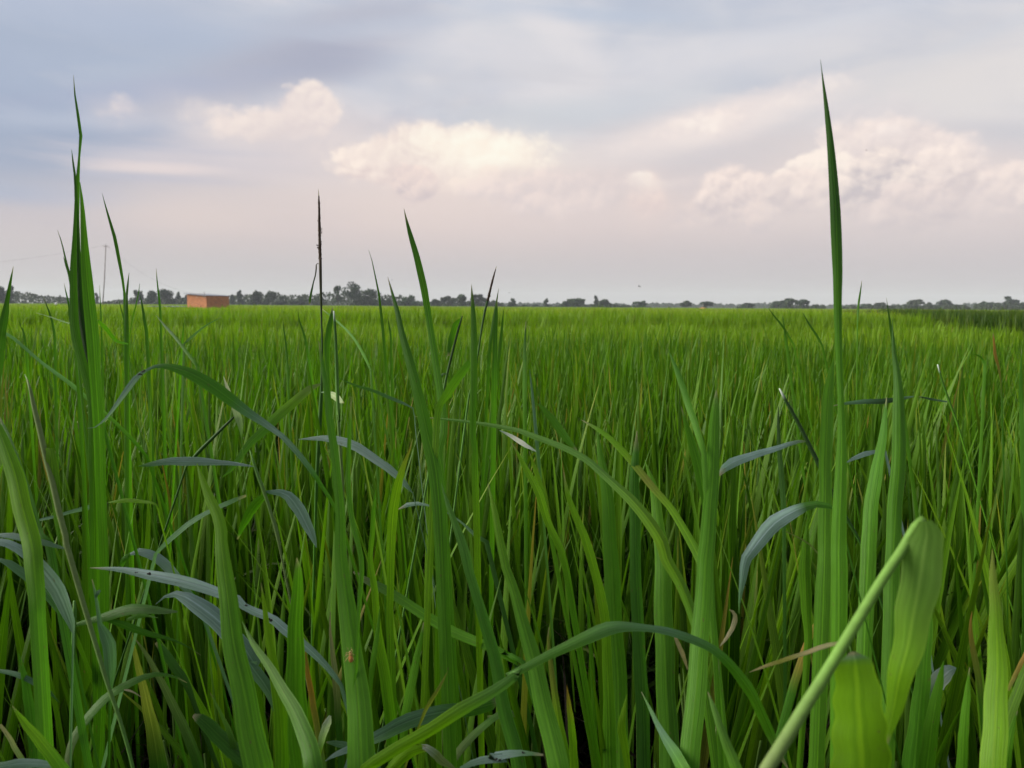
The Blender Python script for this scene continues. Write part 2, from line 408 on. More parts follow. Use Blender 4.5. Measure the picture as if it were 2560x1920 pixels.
# ------------------------------------------------------------------ ground
def build_ground():
    m, t, out = new_mat('paddy_soil')
    ob = t.new('ShaderNodeTexCoord').outputs['Object']
    n = t.noise(ob, 3.0, 8, .65); n2 = t.noise(ob, 26.0, 5, .6)
    c = t.ramp(n, [(.3, (.030, .024, .014)), (.55, (.050, .041, .022)), (.75, (.058, .062, .026))])
    b = t.new('ShaderNodeBump'); b.inputs['Strength'].default_value = .8; b.inputs['Distance'].default_value = .03
    t.put(b.inputs['Height'], t.m('ADD', n, t.m('MULTIPLY', n2, .4)))
    t.l.new(principled(t, c, .65, .4, b.outputs[0]), out.inputs[0])
    xs = [-1450, -300, -60, -12, -3, 0, 3, 12, 60, 300, 1450]; ys = [-40, -6, 0, 2, 6, 15, 40, 120, 400, 1450]
    rnd = random.Random(2)
    V = [(x, y, rnd.uniform(-.015, .015) if abs(x) < 20 and y < 20 else 0) for y in ys for x in xs]
    nx = len(xs)
    Fc = [[j * nx + i, j * nx + i + 1, (j + 1) * nx + i + 1, (j + 1) * nx + i] for j in range(len(ys) - 1) for i in range(nx - 1)]
    tag(obj('ground', make_mesh('ground', V, Fc, m)), kind='structure')
    m2, t, out = new_mat('distant_crop')
    ob = t.new('ShaderNodeTexCoord').outputs['Object']
    n = t.noise(t.vm('MULTIPLY', ob, (.3, 1, 1)), .05, 6, .6)
    c = t.ramp(n, [(.35, (.085, .15, .014)), (.65, (.12, .19, .02))])
    t.l.new(principled(t, c, .8, .2), out.inputs[0])
    V, Fc = [], []
    ys = [255, 300, 380, 520, 800, 1400]; xs = [-1400, -600, -250, -90, 0, 90, 250, 600, 1400]
    for j, y in enumerate(ys):
        for x in xs: V.append((x, y, .55 + .04 * math.sin(x * .05 + y)))
    nx = len(xs)
    Fc = [[j * nx + i, j * nx + i + 1, (j + 1) * nx + i + 1, (j + 1) * nx + i] for j in range(len(ys) - 1) for i in range(nx - 1)]
    tag(obj('distant_field', make_mesh('distant_field', V, Fc, m2)), kind='structure')
build_ground()

# ------------------------------------------------------------------ leaf shapes for the rice
def blade_curve(length, th0, th1, az, base, n):
    """points of a blade that leaves the base at th0 from the vertical and ends at th1, and its sideways direction"""
    pts = []; p = Vector(base); h = Vector((math.cos(az), math.sin(az), 0)); st = length / n
    for i in range(n + 1):
        pts.append(p.copy())
        th = th0 + (th1 - th0) * (i / n) ** 1.6
        p = p + (h * math.sin(th) + Vector((0, 0, 1)) * math.cos(th)) * st
    return pts, h
def add_blade(V, Fc, C, U, pts, h, w, col, tip, keel=.25, twist=0.0, flat=False, sheath=.0):
    n = len(pts) - 1; b = len(V); L = 0
    side0 = Vector((-h.y, h.x, 0))
    for i, p in enumerate(pts):
        f = i / n
        if sheath and f < sheath: ww = w * (.42 + .58 * (f / sheath) ** 2)
        else:
            g = (f - sheath) / (1 - sheath); ww = w * (1 - g ** 2.6) * (1.0 if sheath else min(1, .45 + 3 * f))
        ww = max(ww, w * .02)
        tn = (pts[min(i + 1, n)] - pts[max(i - 1, 0)]).normalized()
        sd_ = Matrix.Rotation(twist * f, 3, tn) @ side0
        nr = sd_.cross(tn).normalized()
        k = max(0.0, (f - .72) / .28) ** 2
        cc = [col[j] * (1 - k) + tip[j] * k for j in range(3)]
        if i: L += (p - pts[i - 1]).length
        us = ((-1, 0.0), (1, 1.0)) if flat else ((-1, 0.0), (0, .5), (1, 1.0))
        for s_, u_ in us:
            V.append(p + sd_ * (s_ * ww / 2) + nr * (keel * ww / 2 * abs(s_)))
            C.append(cc); U.append((u_, L))
    k = 2 if flat else 3
    for i in range(n):
        for j in range(k - 1):
            a = b + i * k + j
            Fc.append([a, a + 1, a + k + 1, a + k])

RICE, RICE2 = (.036, .105, .003), (.074, .168, .004)
MID = ((.088, .180, .005), (.142, .245, .008))  # lighter than the near rice, canopy light put into the colour
FAR = ((.140, .230, .009), (.205, .290, .013))        # farther rice yellower, and paler for canopy light put into its colour
YEL, DRY = (.17, .20, .015), (.24, .16, .035)
def add_stem(V, Fc, C, U, p0, p1, r, col):
    b = len(V)
    for p in (p0, p1):
        for k in range(3):
            a = k * 2.094; V.append(Vector(p) + Vector((r * math.cos(a), r * math.sin(a), 0))); C.append(col); U.append((k / 3, 0))
    for k in range(3): Fc.append([b + k, b + (k + 1) % 3, b + 3 + (k + 1) % 3, b + 3 + k])
def tuft(name, seed, nb, rad, hh, w, seg, mat, lean=.22, stems=True, pal=None):
    """tillers: bare stems below, blades leaving them from about a third of the height upward"""
    rnd = random.Random(seed); V, Fc, C, U = [], [], [], []
    c0, c1 = pal or (RICE, RICE2); st = []
    for _ in range(max(3, nb // 4)):
        r = rad * math.sqrt(rnd.random()); a = rnd.uniform(0, 6.283)
        p0 = Vector((r * math.cos(a), r * math.sin(a), 0)); p1 = p0 + Vector((rnd.gauss(0, .035), rnd.gauss(0, .035), hh * rnd.uniform(.48, .62)))
        st.append((p0, p1))
        if stems: add_stem(V, Fc, C, U, p0, p1, .0019, (.050, .075, .016))
    for _ in range(nb):
        p0, p1 = rnd.choice(st); f = rnd.uniform(.35, .98); base = p0.lerp(p1, f)
        L = hh * rnd.uniform(.74, 1.06) - base.z
        if L < .12 * hh: L = .3 * hh
        th0 = rnd.gauss(0, lean * .5); th1 = th0 + abs(rnd.gauss(0, lean * 1.3)) * (1 if th0 >= 0 else -1)
        if rnd.random() < .06: th1 *= 2.4
        pts, h = blade_curve(L, th0, th1, rnd.uniform(0, 6.283), base, seg)
        q = rnd.random(); col = [c0[j] * (1 - q) + c1[j] * q for j in range(3)]
        z = rnd.random()
        if z < .012: col, tip = [.15, .16, .02], DRY
        elif z < .09: tip = YEL
        else: tip = [c * 1.15 for c in col]
        add_blade(V, Fc, C, U, pts, h, w * rnd.uniform(.75, 1.2), col, tip, .2, rnd.uniform(-.7, .7), flat=True)
    return bpy.data.objects.new(name, make_mesh(name, V, Fc, mat, True, C, U))

def dry_tuft(name, seed):
    rnd = random.Random(seed); V, Fc, C, U = [], [], [], []
    for _ in range(14):
        a = rnd.uniform(0, 6.283); r = rnd.uniform(0, .05); th0 = rnd.uniform(.05, .5)
        pts, h = blade_curve(rnd.uniform(.18, .42), th0, th0 + rnd.uniform(.3, 1.9), rnd.uniform(0, 6.283), (r * math.cos(a), r * math.sin(a), rnd.uniform(0, .08)), 6)
        q = rnd.uniform(.5, 1.3); c = (.045 * q, .034 * q, .018 * q)
        add_blade(V, Fc, C, U, pts, h, rnd.uniform(.004, .008), c, [x * 1.3 for x in c], .5, rnd.uniform(-2, 2), flat=True)
    return bpy.data.objects.new(name, make_mesh(name, V, Fc, M_LEAF, True, C, U))

def droop_tuft(name, seed):
    rnd = random.Random(seed); V, Fc, C, U = [], [], [], []
    for _ in range(9):
        a = rnd.uniform(0, 6.283); r = rnd.uniform(0, .03); th0 = rnd.uniform(.02, .25)
        pts, h = blade_curve(rnd.uniform(.42, .62), th0, th0 + rnd.uniform(1.0, 2.0), rnd.uniform(0, 6.283), (r * math.cos(a), r * math.sin(a), 0), 7)
        q = rnd.uniform(.8, 1.2); c = (.036 * q, .080 * q, .006 * q)
        add_blade(V, Fc, C, U, pts, h, rnd.uniform(.009, .013), c, (.10, .09, .03) if rnd.random() < .4 else c, .3, rnd.uniform(-.6, .6), flat=True)
    return bpy.data.objects.new(name, make_mesh(name, V, Fc, M_FIELD, True, C, U))

def scatter_object(name, pts, protos, extra):
    """pts: rows of x, y, z, rotation z, tilt x, tilt y, scale xy, scale z, prototype index - one stuff object of rooted tufts"""
    P = np.array(pts, dtype=np.float32)
    me = bpy.data.meshes.new(name); me.vertices.add(len(P)); me.vertices.foreach_set('co', P[:, :3].ravel())
    for nm, data in (('rot', np.stack([P[:, 4], P[:, 5], P[:, 3]], 1)), ('scl', np.stack([P[:, 6], P[:, 6], P[:, 7]], 1))):
        a = me.attributes.new(nm, 'FLOAT_VECTOR', 'POINT'); a.data.foreach_set('vector', np.ascontiguousarray(data).ravel())
    a = me.attributes.new('idx', 'INT', 'POINT'); a.data.foreach_set('value', P[:, 8].astype(np.int32))
    o = obj(name, me)
    c = bpy.data.collections.new(name + '_shapes')
    for q in protos: c.objects.link(q)
    g = bpy.data.node_groups.new(name + '_scatter', 'GeometryNodeTree')
    g.interface.new_socket('Geometry', in_out='INPUT', socket_type='NodeSocketGeometry')
    g.interface.new_socket('Geometry', in_out='OUTPUT', socket_type='NodeSocketGeometry')
    N, L = g.nodes, g.links
    gi, go = N.new('NodeGroupInput'), N.new('NodeGroupOutput')
    ci = N.new('GeometryNodeCollectionInfo'); ci.inputs['Collection'].default_value = c
    ci.inputs['Separate Children'].default_value = True; ci.inputs['Reset Children'].default_value = True
    ip = N.new('GeometryNodeInstanceOnPoints'); ip.inputs['Pick Instance'].default_value = True
    def attr(nm, typ):
        n = N.new('GeometryNodeInputNamedAttribute'); n.data_type = typ; n.inputs['Name'].default_value = nm; return n.outputs[0]
    er = N.new('FunctionNodeEulerToRotation')
    L.new(attr('rot', 'FLOAT_VECTOR'), er.inputs[0]); L.new(er.outputs[0], ip.inputs['Rotation'])
    L.new(attr('scl', 'FLOAT_VECTOR'), ip.inputs['Scale']); L.new(attr('idx', 'INT'), ip.inputs['Instance Index'])
    L.new(gi.outputs[0], ip.inputs['Points']); L.new(ci.outputs[0], ip.inputs['Instance']); L.new(ip.outputs[0], go.inputs[0])
    md = o.modifiers.new('scatter', 'NODES'); md.node_group = g
    return tag(o, kind='stuff', **extra)

H0 = .70
def in_tall(x, y):                                   # the taller plot on the right, shade put into its darker colour
    return 9.2 < y < 46 and x > 6.3 + (y - 9.5) * .36
def gap(x, y):                                       # narrow bunds between plots
    if abs(x - (6.3 + (y - 9.5) * .36) + .22) < .25 and 8.8 < y < 30: return True
    w = .42 + .16 * math.sin(x * .9)
    return abs(y - (12.4 + .35 * math.sin(x * .35))) < w or abs(y - (27 + 1.2 * math.sin(x * .12))) < .7
SHED = at(521, 760, 85)
def cleared(x, y):
    if 50 < y < 92 and (SHED.x - 6.5) < x * 85 / y < SHED.x + 3.5: return True
    return False
def build_fields():
    rnd = random.Random(11)
    sets = [[tuft('tuft_%d' % i, 20 + i, 16, .055, H0, .0125, 5, M_FIELD) for i in range(7)],
            [tuft('tuft_%d' % (i + 10), 40 + i, 44, .17, H0, .0155, 4, M_FIELD, lean=.28, pal=MID) for i in range(6)],
            [tuft('tuft_%d' % (i + 20), 60 + i, 64, .46, H0, .036, 3, M_FIELD, lean=.36, stems=False, pal=FAR) for i in range(5)],
            [tuft('tuft_%d' % (i + 30), 80 + i, 110, 1.3, H0, .09, 3, M_FIELD, lean=.5, stems=False, pal=FAR) for i in range(5)]]
    sets.append([droop_tuft('droop_%d' % i, 140 + i) for i in range(4)])
    base = [0, 7, 13, 18]; cnt = [7, 6, 5, 5]
    pts = []; tall = []
    zones = [(1.25, 6, 120, 0), (6, 18, 20, 1), (18, 60, 3.0, 2), (60, 262, .5, 3)]
    for y0, y1, dens, k in zones:
        area_w = lambda y: .78 * y + 1.6
        n = int(dens * (area_w(y0) + area_w(y1)) * (y1 - y0))
        for _ in range(n):
            y = y0 + (y1 - y0) * rnd.random(); wdt = area_w(y1)
            x = rnd.uniform(-wdt, wdt)
            if abs(x) > area_w(y): continue
            if y < 1.9 and rnd.random() > (y - 1.1) / .8: continue
            if cleared(x, y): continue
            g_ = gap(x, y)
            if g_ and rnd.random() < .93: continue
            hgt = H0 if y < 12.4 else (.83 if y < 27 else .71)
            hgt *= 1 + .045 * math.sin(x * 1.3 + y * .7) * math.sin(y * .9 - x * .4) + .03 * math.sin(x * .21 + 1) * math.sin(y * .13)
            hgt *= rnd.gauss(1, .055)
            hgt *= (.93 if y < 4 else .88)
            if 10.2 < y < 12.4: hgt *= 1 - .17 * min(1, (y - 10.2)) * (1.0 if x < 1.5 else .5)
            if k == 0 and 2.2 < y and rnd.random() < .04: hgt *= rnd.uniform(1.04, 1.10)
            row = [x, y, 0, rnd.uniform(0, 6.283), rnd.gauss(0, .05), rnd.gauss(0, .05), 1.0, hgt / H0, 0]
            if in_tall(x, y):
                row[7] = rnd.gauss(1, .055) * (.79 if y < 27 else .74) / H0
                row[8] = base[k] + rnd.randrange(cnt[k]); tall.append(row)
            else:
                row[8] = base[k] + rnd.randrange(cnt[k]); pts.append(row)
    # the crop goes on beside and behind the camera
    for _ in range(3600):
        x, y = rnd.uniform(-3.0, 3.0), rnd.uniform(-2.4, 1.5)
        if abs(x) < .74 * max(y, 0) + .14 and y > -.16: continue
        pts.append([x, y, 0, rnd.uniform(0, 6.283), rnd.gauss(0, .05), rnd.gauss(0, .05), 1.0, .93 * rnd.gauss(1, .055), rnd.randrange(7)])
    for _ in range(190):                                 # unseen low tufts added below the view to block light on the front rows
        x, y = rnd.uniform(-.45, .45), rnd.uniform(-.16, .46)
        pts.append([x, y, 0, rnd.uniform(0, 6.283), 0, 0, .9, (.80 - .62 * max(.12, y)) / H0 * rnd.uniform(.82, .93), rnd.randrange(7)])
    for _ in range(1500):                                # older, drooping lower leaves, a layer added to stop overhead light
        y = rnd.uniform(1.15, 3.6); x = rnd.uniform(-1, 1) * (.76 * y + .25)
        pts.append([x, y, 0, rnd.uniform(0, 6.283), rnd.gauss(0, .05), rnd.gauss(0, .05), 1.0, rnd.uniform(.75, 1.1), 23 + rnd.randrange(4)])
    lit = []
    for _ in range(420):
        y = rnd.uniform(.3, 2.4); x = rnd.uniform(-1, 1) * (.76 * y + .2)
        lit.append([x, y, 0, rnd.uniform(0, 6.283), rnd.gauss(0, .12), rnd.gauss(0, .12), 1.0, rnd.uniform(.5, 1.1), rnd.randrange(3)])
    scatter_object('withered_leaves', lit, [dry_tuft('dry_%d' % i, 120 + i) for i in range(3)], dict(label='brown withered leaves around the feet of the rice', cat='dead leaves'))
    # denser rank along the front edge of the tall plot
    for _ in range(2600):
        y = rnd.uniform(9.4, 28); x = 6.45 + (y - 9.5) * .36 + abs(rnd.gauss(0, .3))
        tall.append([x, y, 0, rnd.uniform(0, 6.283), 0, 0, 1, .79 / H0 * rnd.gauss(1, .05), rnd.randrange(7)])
    protos = sum(sets, [])
    scatter_object('rice_field', pts, [rename(q, i) for i, q in enumerate(protos)], dict(label='bright green rice crop filling the field to the far trees', cat='rice'))
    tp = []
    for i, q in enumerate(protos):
        c = bpy.data.objects.new('tall_%02d' % i, q.data.copy()); c.data.materials[0] = M_TALL_SHADE; tp.append(c)
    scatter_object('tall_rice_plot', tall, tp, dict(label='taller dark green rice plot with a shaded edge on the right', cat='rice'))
    return protos
def rename(q, i):
    q.name = 'shape_%02d' % i; return q
build_fields()

# ------------------------------------------------------------------ brick shed
def build_shed():
    root = empty('brick_shed', (SHED.x, SHED.y, 0)); root.rotation_euler.z = R(-27)
    tag(root, 'small orange brick shed with a slanting sheet roof, alone in the field', 'shed')
    W, D = 2.96, 3.0; h0, h1 = 1.93, 1.74          # wall height at the left and right ends of the front
    top = lambda x: h0 + (h1 - h0) * (x + W / 2) / W
    rnd = random.Random(4)
    V = [(-W/2 + .03, -D/2 + .03, 0), (W/2 - .03, -D/2 + .03, 0), (W/2 - .03, D/2 - .03, 0), (-W/2 + .03, D/2 - .03, 0)]
    V = V + [(x, y, top(x) - .02) for x, y, _ in V]
    Fc = [[0, 1, 5, 4], [1, 2, 6, 5], [2, 3, 7, 6], [3, 0, 4, 7], [4, 5, 6, 7]]
    obj('wall', make_mesh('wall', V, Fc, M_BRICK, False, [(.42, .29, .18)] * 8, [(0, 0)] * 8), root)
    b = MB(); bl, bh, bt = .24, .07, .11; cy = bh + .012
    for side in range(4):
        ln = W if side % 2 == 0 else D
        nb = int(ln / (bl + .012))
        for r in range(int(2.0 / cy)):
            z = r * cy + bh / 2
            off = (bl / 2 if r % 2 else 0)
            for i in range(-1, nb + 1):
                s0 = max(-ln / 2, -ln / 2 + i * (bl + .012) + off); s1 = min(ln / 2, -ln / 2 + i * (bl + .012) + off + bl)
                if s1 - s0 < .04: continue
                s = (s0 + s1) / 2
                x, y = ((s, -D/2), (W/2, s), (s, D/2), (-W/2, s))[side]
                if z + bh / 2 > top(x) - .03: continue
                if side == 0 and abs(s - .55) < .10 and .42 < z < .66: continue       # small opening
                q = rnd.random(); col = (.50 + .12 * q, .205 + .07 * q, .09 + .035 * q)
                if rnd.random() < .06: col = (.40, .20, .12)
                if side == 0 and r > 18 and rnd.random() < .12: col = (.55, .38, .28)
                j = rnd.uniform(-.006, .006)
                size = (s1 - s0, bt, bh) if side % 2 == 0 else (bt, s1 - s0, bh)
                b.box((x + (0 if side % 2 == 0 else j), y + (j if side % 2 == 0 else 0), z), size, col=col)
    bo = b.build('brick', M_BRICK, root, smooth=False); bo['kind'] = 'stuff'
    o = MB(); o.box((.55, -D/2 + .02, .54), (.20, .03, .24), col=(.015, .012, .01)); o.build('opening', M_PLAIN, root, smooth=False)
    # corrugated sheet roof, falling to the right
    V, Fc, C = [], [], []
    x0, x1 = -W/2 - .28, W/2 + .12; y0, y1 = -D/2 - .25, D/2 + .25; n = 60
    slope = (h1 - h0) / W
    for k in range(n + 1):
        y = y0 + (y1 - y0) * k / n; dz = .016 * (1 if k % 2 else -1)
        for x in (x0, x1):
            for th in (0, -.03):
                V.append((x, y, top(x) + .045 + dz + th)); C.append((.20, .215, .25))
    for k in range(n):
        a = k * 4
        Fc += [[a, a + 2, a + 6, a + 4], [a + 1, a + 5, a + 7, a + 3], [a, a + 4, a + 5, a + 1], [a + 2, a + 3, a + 7, a + 6]]
    Fc += [[0, 1, 3, 2], [n*4, n*4+2, n*4+3, n*4+1]]
    obj('roof', make_mesh('roof', V, Fc, M_PLAIN, False, C, [(0, 0)] * len(V)), root)
    p = MB(); p.tube([(W/2 - .25, -D/2 - .05, h1 - .1), (W/2 - .29, -D/2 - .05, h1 + .42)], [.04, .025], 6, [(.12, .10, .08)] * 2); p.build('roof_stake', M_PLAIN, root)
    s = MB()
    for i in range(7):
        s.box((-1.1 + i * .34 + rnd.uniform(-.05, .05), -D/2 + .1, top(-1.1 + i * .34) + .1), (.2, .14, .05), col=(.33, .30, .27))
    s.build('roof_weight', M_PLAIN, root, smooth=False)
    q = at(425, 766, 88)
    s = MB(); rnd = random.Random(8)
    for i in range(9):
        s.box((-2 + i * .46, rnd.uniform(-.1, .1), 0), (.5, 1.2, .05), Euler((rnd.uniform(-.05, .05), rnd.uniform(-.06, .06), 0)).to_matrix(), (.36, .42, .52))
    for i in range(5): s.tube([(-1.9 + i * .95, 0, 0), (-1.9 + i * .95, 0, -q.z)], .03, 5, [(.2, .15, .1)] * 2)
    tag(s.build('plastic_sheet', M_PLAIN, None, (q.x - .2, q.y, q.z), smooth=False), 'low pale blue sheet stretched over the ground left of the brick shed', 'sheet')
build_shed()

# ------------------------------------------------------------------ pole, wires, birds, straw stack
def build_far_small():
    tp = at(264.5, 613, 84); bs = at(254.5, 757, 84)
    bs = Vector((bs.x, bs.y, 0)); 
    root = empty('utility_pole', bs); tag(root, 'thin leaning wooden pole carrying a wire, left of the brick shed', 'pole')
    m = MB(); mid = bs.lerp(tp, .5) + Vector((.06, 0, 0)); m.tube([bs, mid, tp], [.06, .05, .04], 8, [(.24, .22, .20)] * 3); m.build('shaft', M_BARK, root, rel=bs)
    m = MB(); m.box(tp + Vector((0, 0, -.12)), (.5, .05, .05), col=(.15, .12, .1)); m.build('crossbar', M_PLAIN, root, rel=bs, smooth=False)
    m = MB(); m.tube([tp, tp + Vector((0, 0, .12))], [.035, .03], 6, [(.3, .3, .3)] * 2); m.build('insulator', M_PLAIN, root, rel=bs)
    def wire(a, b, sag, label):
        pts = [a.lerp(b, i / 24) - Vector((0, 0, sag * 4 * (i / 24) * (1 - i / 24))) for i in range(25)]
        w = MB(); w.tube(pts, .0065, 5, [(.16, .16, .17)] * 25); tag(w.build('overhead_wire', M_PLAIN), label, 'wire', 'wires of the leaning pole')
    roof = Matrix.Rotation(R(-27), 3, 'Z') @ Vector((-1.65, -1.2, 2.06)) + Vector((SHED.x, SHED.y, 0))
    wire(tp, roof, .75, 'thin wire sagging from the pole top down to the shed roof')
    lp = at(-420, 668, 95); wire(tp, lp, 1.0, 'thin wire running from the pole top out to the left')
    r2 = empty('utility_pole', (lp.x, lp.y, 0)); 
    m = MB(); m.tube([(0, 0, 0), (0, 0, lp.z)], [.075, .045], 8, [(.16, .14, .12)] * 2); m.build('shaft', M_BARK, r2)
    tag(r2, 'far leaning pole at the other end of the wire, past the left edge', 'pole')
    def bird(p, span, label, yaw, bank, up=.25, perched=False):
        rot = Euler((0, bank, yaw)).to_matrix(); c = (.02, .02, .022)
        root = empty('bird', p); tag(root, label, 'bird', 'small dark birds in the sky')
        b = MB(); b.ball((0, 0, 0), (span * .09, span * .24, span * .085), 8, 6, c); b.ball((0, span * .25, span * .04), span * .07, 8, 6, c)
        b.tube([(0, span * .3, span * .04), (0, span * .38, span * .03)], [span * .025, .0005], 5, [c] * 2)
        b.box((0, -span * .3, 0), (span * .09, span * .2, span * .02), col=c)
        b.v = [rot @ v for v in b.v]; b.build('body', M_PLAIN, root)
        for s in (-1, 1):
            w = MB(); n = 6
            for i in range(n + 1):
                f = i / n; x = s * (span * .07 + f * span * (.12 if perched else .45)); z = up * span * math.sin(f * 2.2) * .5 * (-1 if perched else 1); ch = span * .17 * (1 - f ** 2 * .85)
                y = -f * f * span * .12
                for a in ((0, ch / 2, .006), (0, -ch / 2, .006), (0, -ch / 2, -.006), (0, ch / 2, -.006)):
                    w.v.append(rot @ Vector((x, y + a[1], z + a[2] * span))); w.c.append(c); w.u.append((0, 0))
            for i in range(n):
                for k in range(4):
                    a = i * 4; w.f.append([a + k, a + (k + 1) % 4, a + 4 + (k + 1) % 4, a + 4 + k])
            w.f += [[0, 3, 2, 1], [n*4, n*4+1, n*4+2, n*4+3]]
            w.build('wing', M_PLAIN, root)
    bird(at(1598, 716, 60), .34, 'dark bird gliding above the two trees near the straw stack', .9, .5)
    bird(at(272.5, 618, 84), .46, 'dark bird on the wire just beside the pole top', .4, 0, perched=True)
    bird(at(2166, 376, 90), .30, 'tiny dark bird high in the clouds beside the tallest right blade', 1.2, .3)
    bird(at(1273, 732, 120), .36, 'tiny dark bird low over the trees by the smaller seed head', 1.0, .2)
    bird(at(980, 700, 120), .30, 'tiny dark bird right of the tallest crown in the tree line', 1.7, .2)
    # white wading bird at the top of the crop
    p = at(140, 760, 62); root = empty('egret', (p.x, p.y, 0)); tag(root, 'small white bird at the crop top before the left woods', 'bird')
    wc = (.8, .8, .78); b = MB(); b.ball((0, 0, p.z), (.07, .13, .06), 10, 8, wc)
    b.tube([(0, .1, p.z + .02), (0, .16, p.z + .08), (0, .13, p.z + .14), (0, .17, p.z + .17)], [.025, .018, .015, .02], 6, [wc] * 4); b.build('body', M_PLAIN, root)
    b = MB(); b.tube([(0, .17, p.z + .17), (0, .27, p.z + .155)], [.012, .002], 5, [(.5, .35, .05)] * 2); b.build('beak', M_PLAIN, root)
    for s in (-1, 1):
        b = MB(); b.tube([(s * .025, 0, p.z - .03), (s * .03, -.03, p.z * .5), (s * .03, 0, 0)], .008, 5, [(.03, .03, .03)] * 3); b.build('leg', M_PLAIN, root)
    # straw stack
    p = at(1757, 775, 150); base = Vector((p.x, p.y, 0)); root = empty('straw_stack', base)
    tag(root, 'rounded orange brown straw stack with a centre pole under a tree', 'straw stack')
    hs = at(1757, 768.5, 150).z; rr = 12 / F * 150
    rnd = random.Random(6); V, Fc, C, U = [], [], [], []
    n, rg = 28, 12
    for i in range(rg + 1):
        f = i / rg; r = rr * math.sqrt(max(0, 1 - f ** 2.4)) * (1 + .06 * math.sin(f * 9)); z = f * hs
        for k in range(n):
            th = 2 * math.pi * k / n; q = 1 + rnd.uniform(-.05, .05)
            V.append((r * q * math.cos(th), r * q * math.sin(th), z + rnd.uniform(-.03, .03))); c = rnd.uniform(.8, 1.2)
            C.append((.40 * c, .22 * c, .075 * c)); U.append((0, 0))
    for i in range(rg):
        for k in range(n): Fc.append([i * n + k, i * n + (k + 1) % n, (i + 1) * n + (k + 1) % n, (i + 1) * n + k])
    Fc.append([rg * n + k for k in range(n)])
    obj('straw_mound', make_mesh('straw_mound', V, Fc, M_STRAW, True, C, U), root)
    V, Fc, C, U = [], [], [], []
    for _ in range(900):
        f = rnd.random() ** .8; th = rnd.uniform(0, 6.283); r = rr * math.sqrt(max(0, 1 - f ** 2.4)); p0 = Vector((r * math.cos(th), r * math.sin(th), f * hs))
        d = Vector((math.cos(th) * .25 + rnd.uniform(-.3, .3), math.sin(th) * .25 + rnd.uniform(-.3, .3), -rnd.uniform(.4, 1))).normalized() * rnd.uniform(.15, .35)
        s = d.cross(Vector((0, 0, 1))).normalized() * .012; o = Vector((math.cos(th), math.sin(th), .4)) * .04; b = len(V)
        V += [p0 + o - s, p0 + o + s, p0 + d + o + s * .5, p0 + d + o - s * .5]; c = rnd.uniform(.7, 1.3); C += [(.43 * c, .25 * c, .09 * c)] * 4; U += [(0, 0)] * 4; Fc.append([b, b+1, b+2, b+3])
    so = obj('straw', make_mesh('straw', V, Fc, M_STRAW, True, C, U), root); so['kind'] = 'stuff'
    m = MB(); m.tube([(0, 0, 0), (0, 0, at(1753, 759, 150).z)], [.05, .03], 6, [(.35, .32, .27)] * 2); m.build('centre_pole', M_PLAIN, root)
build_far_small()

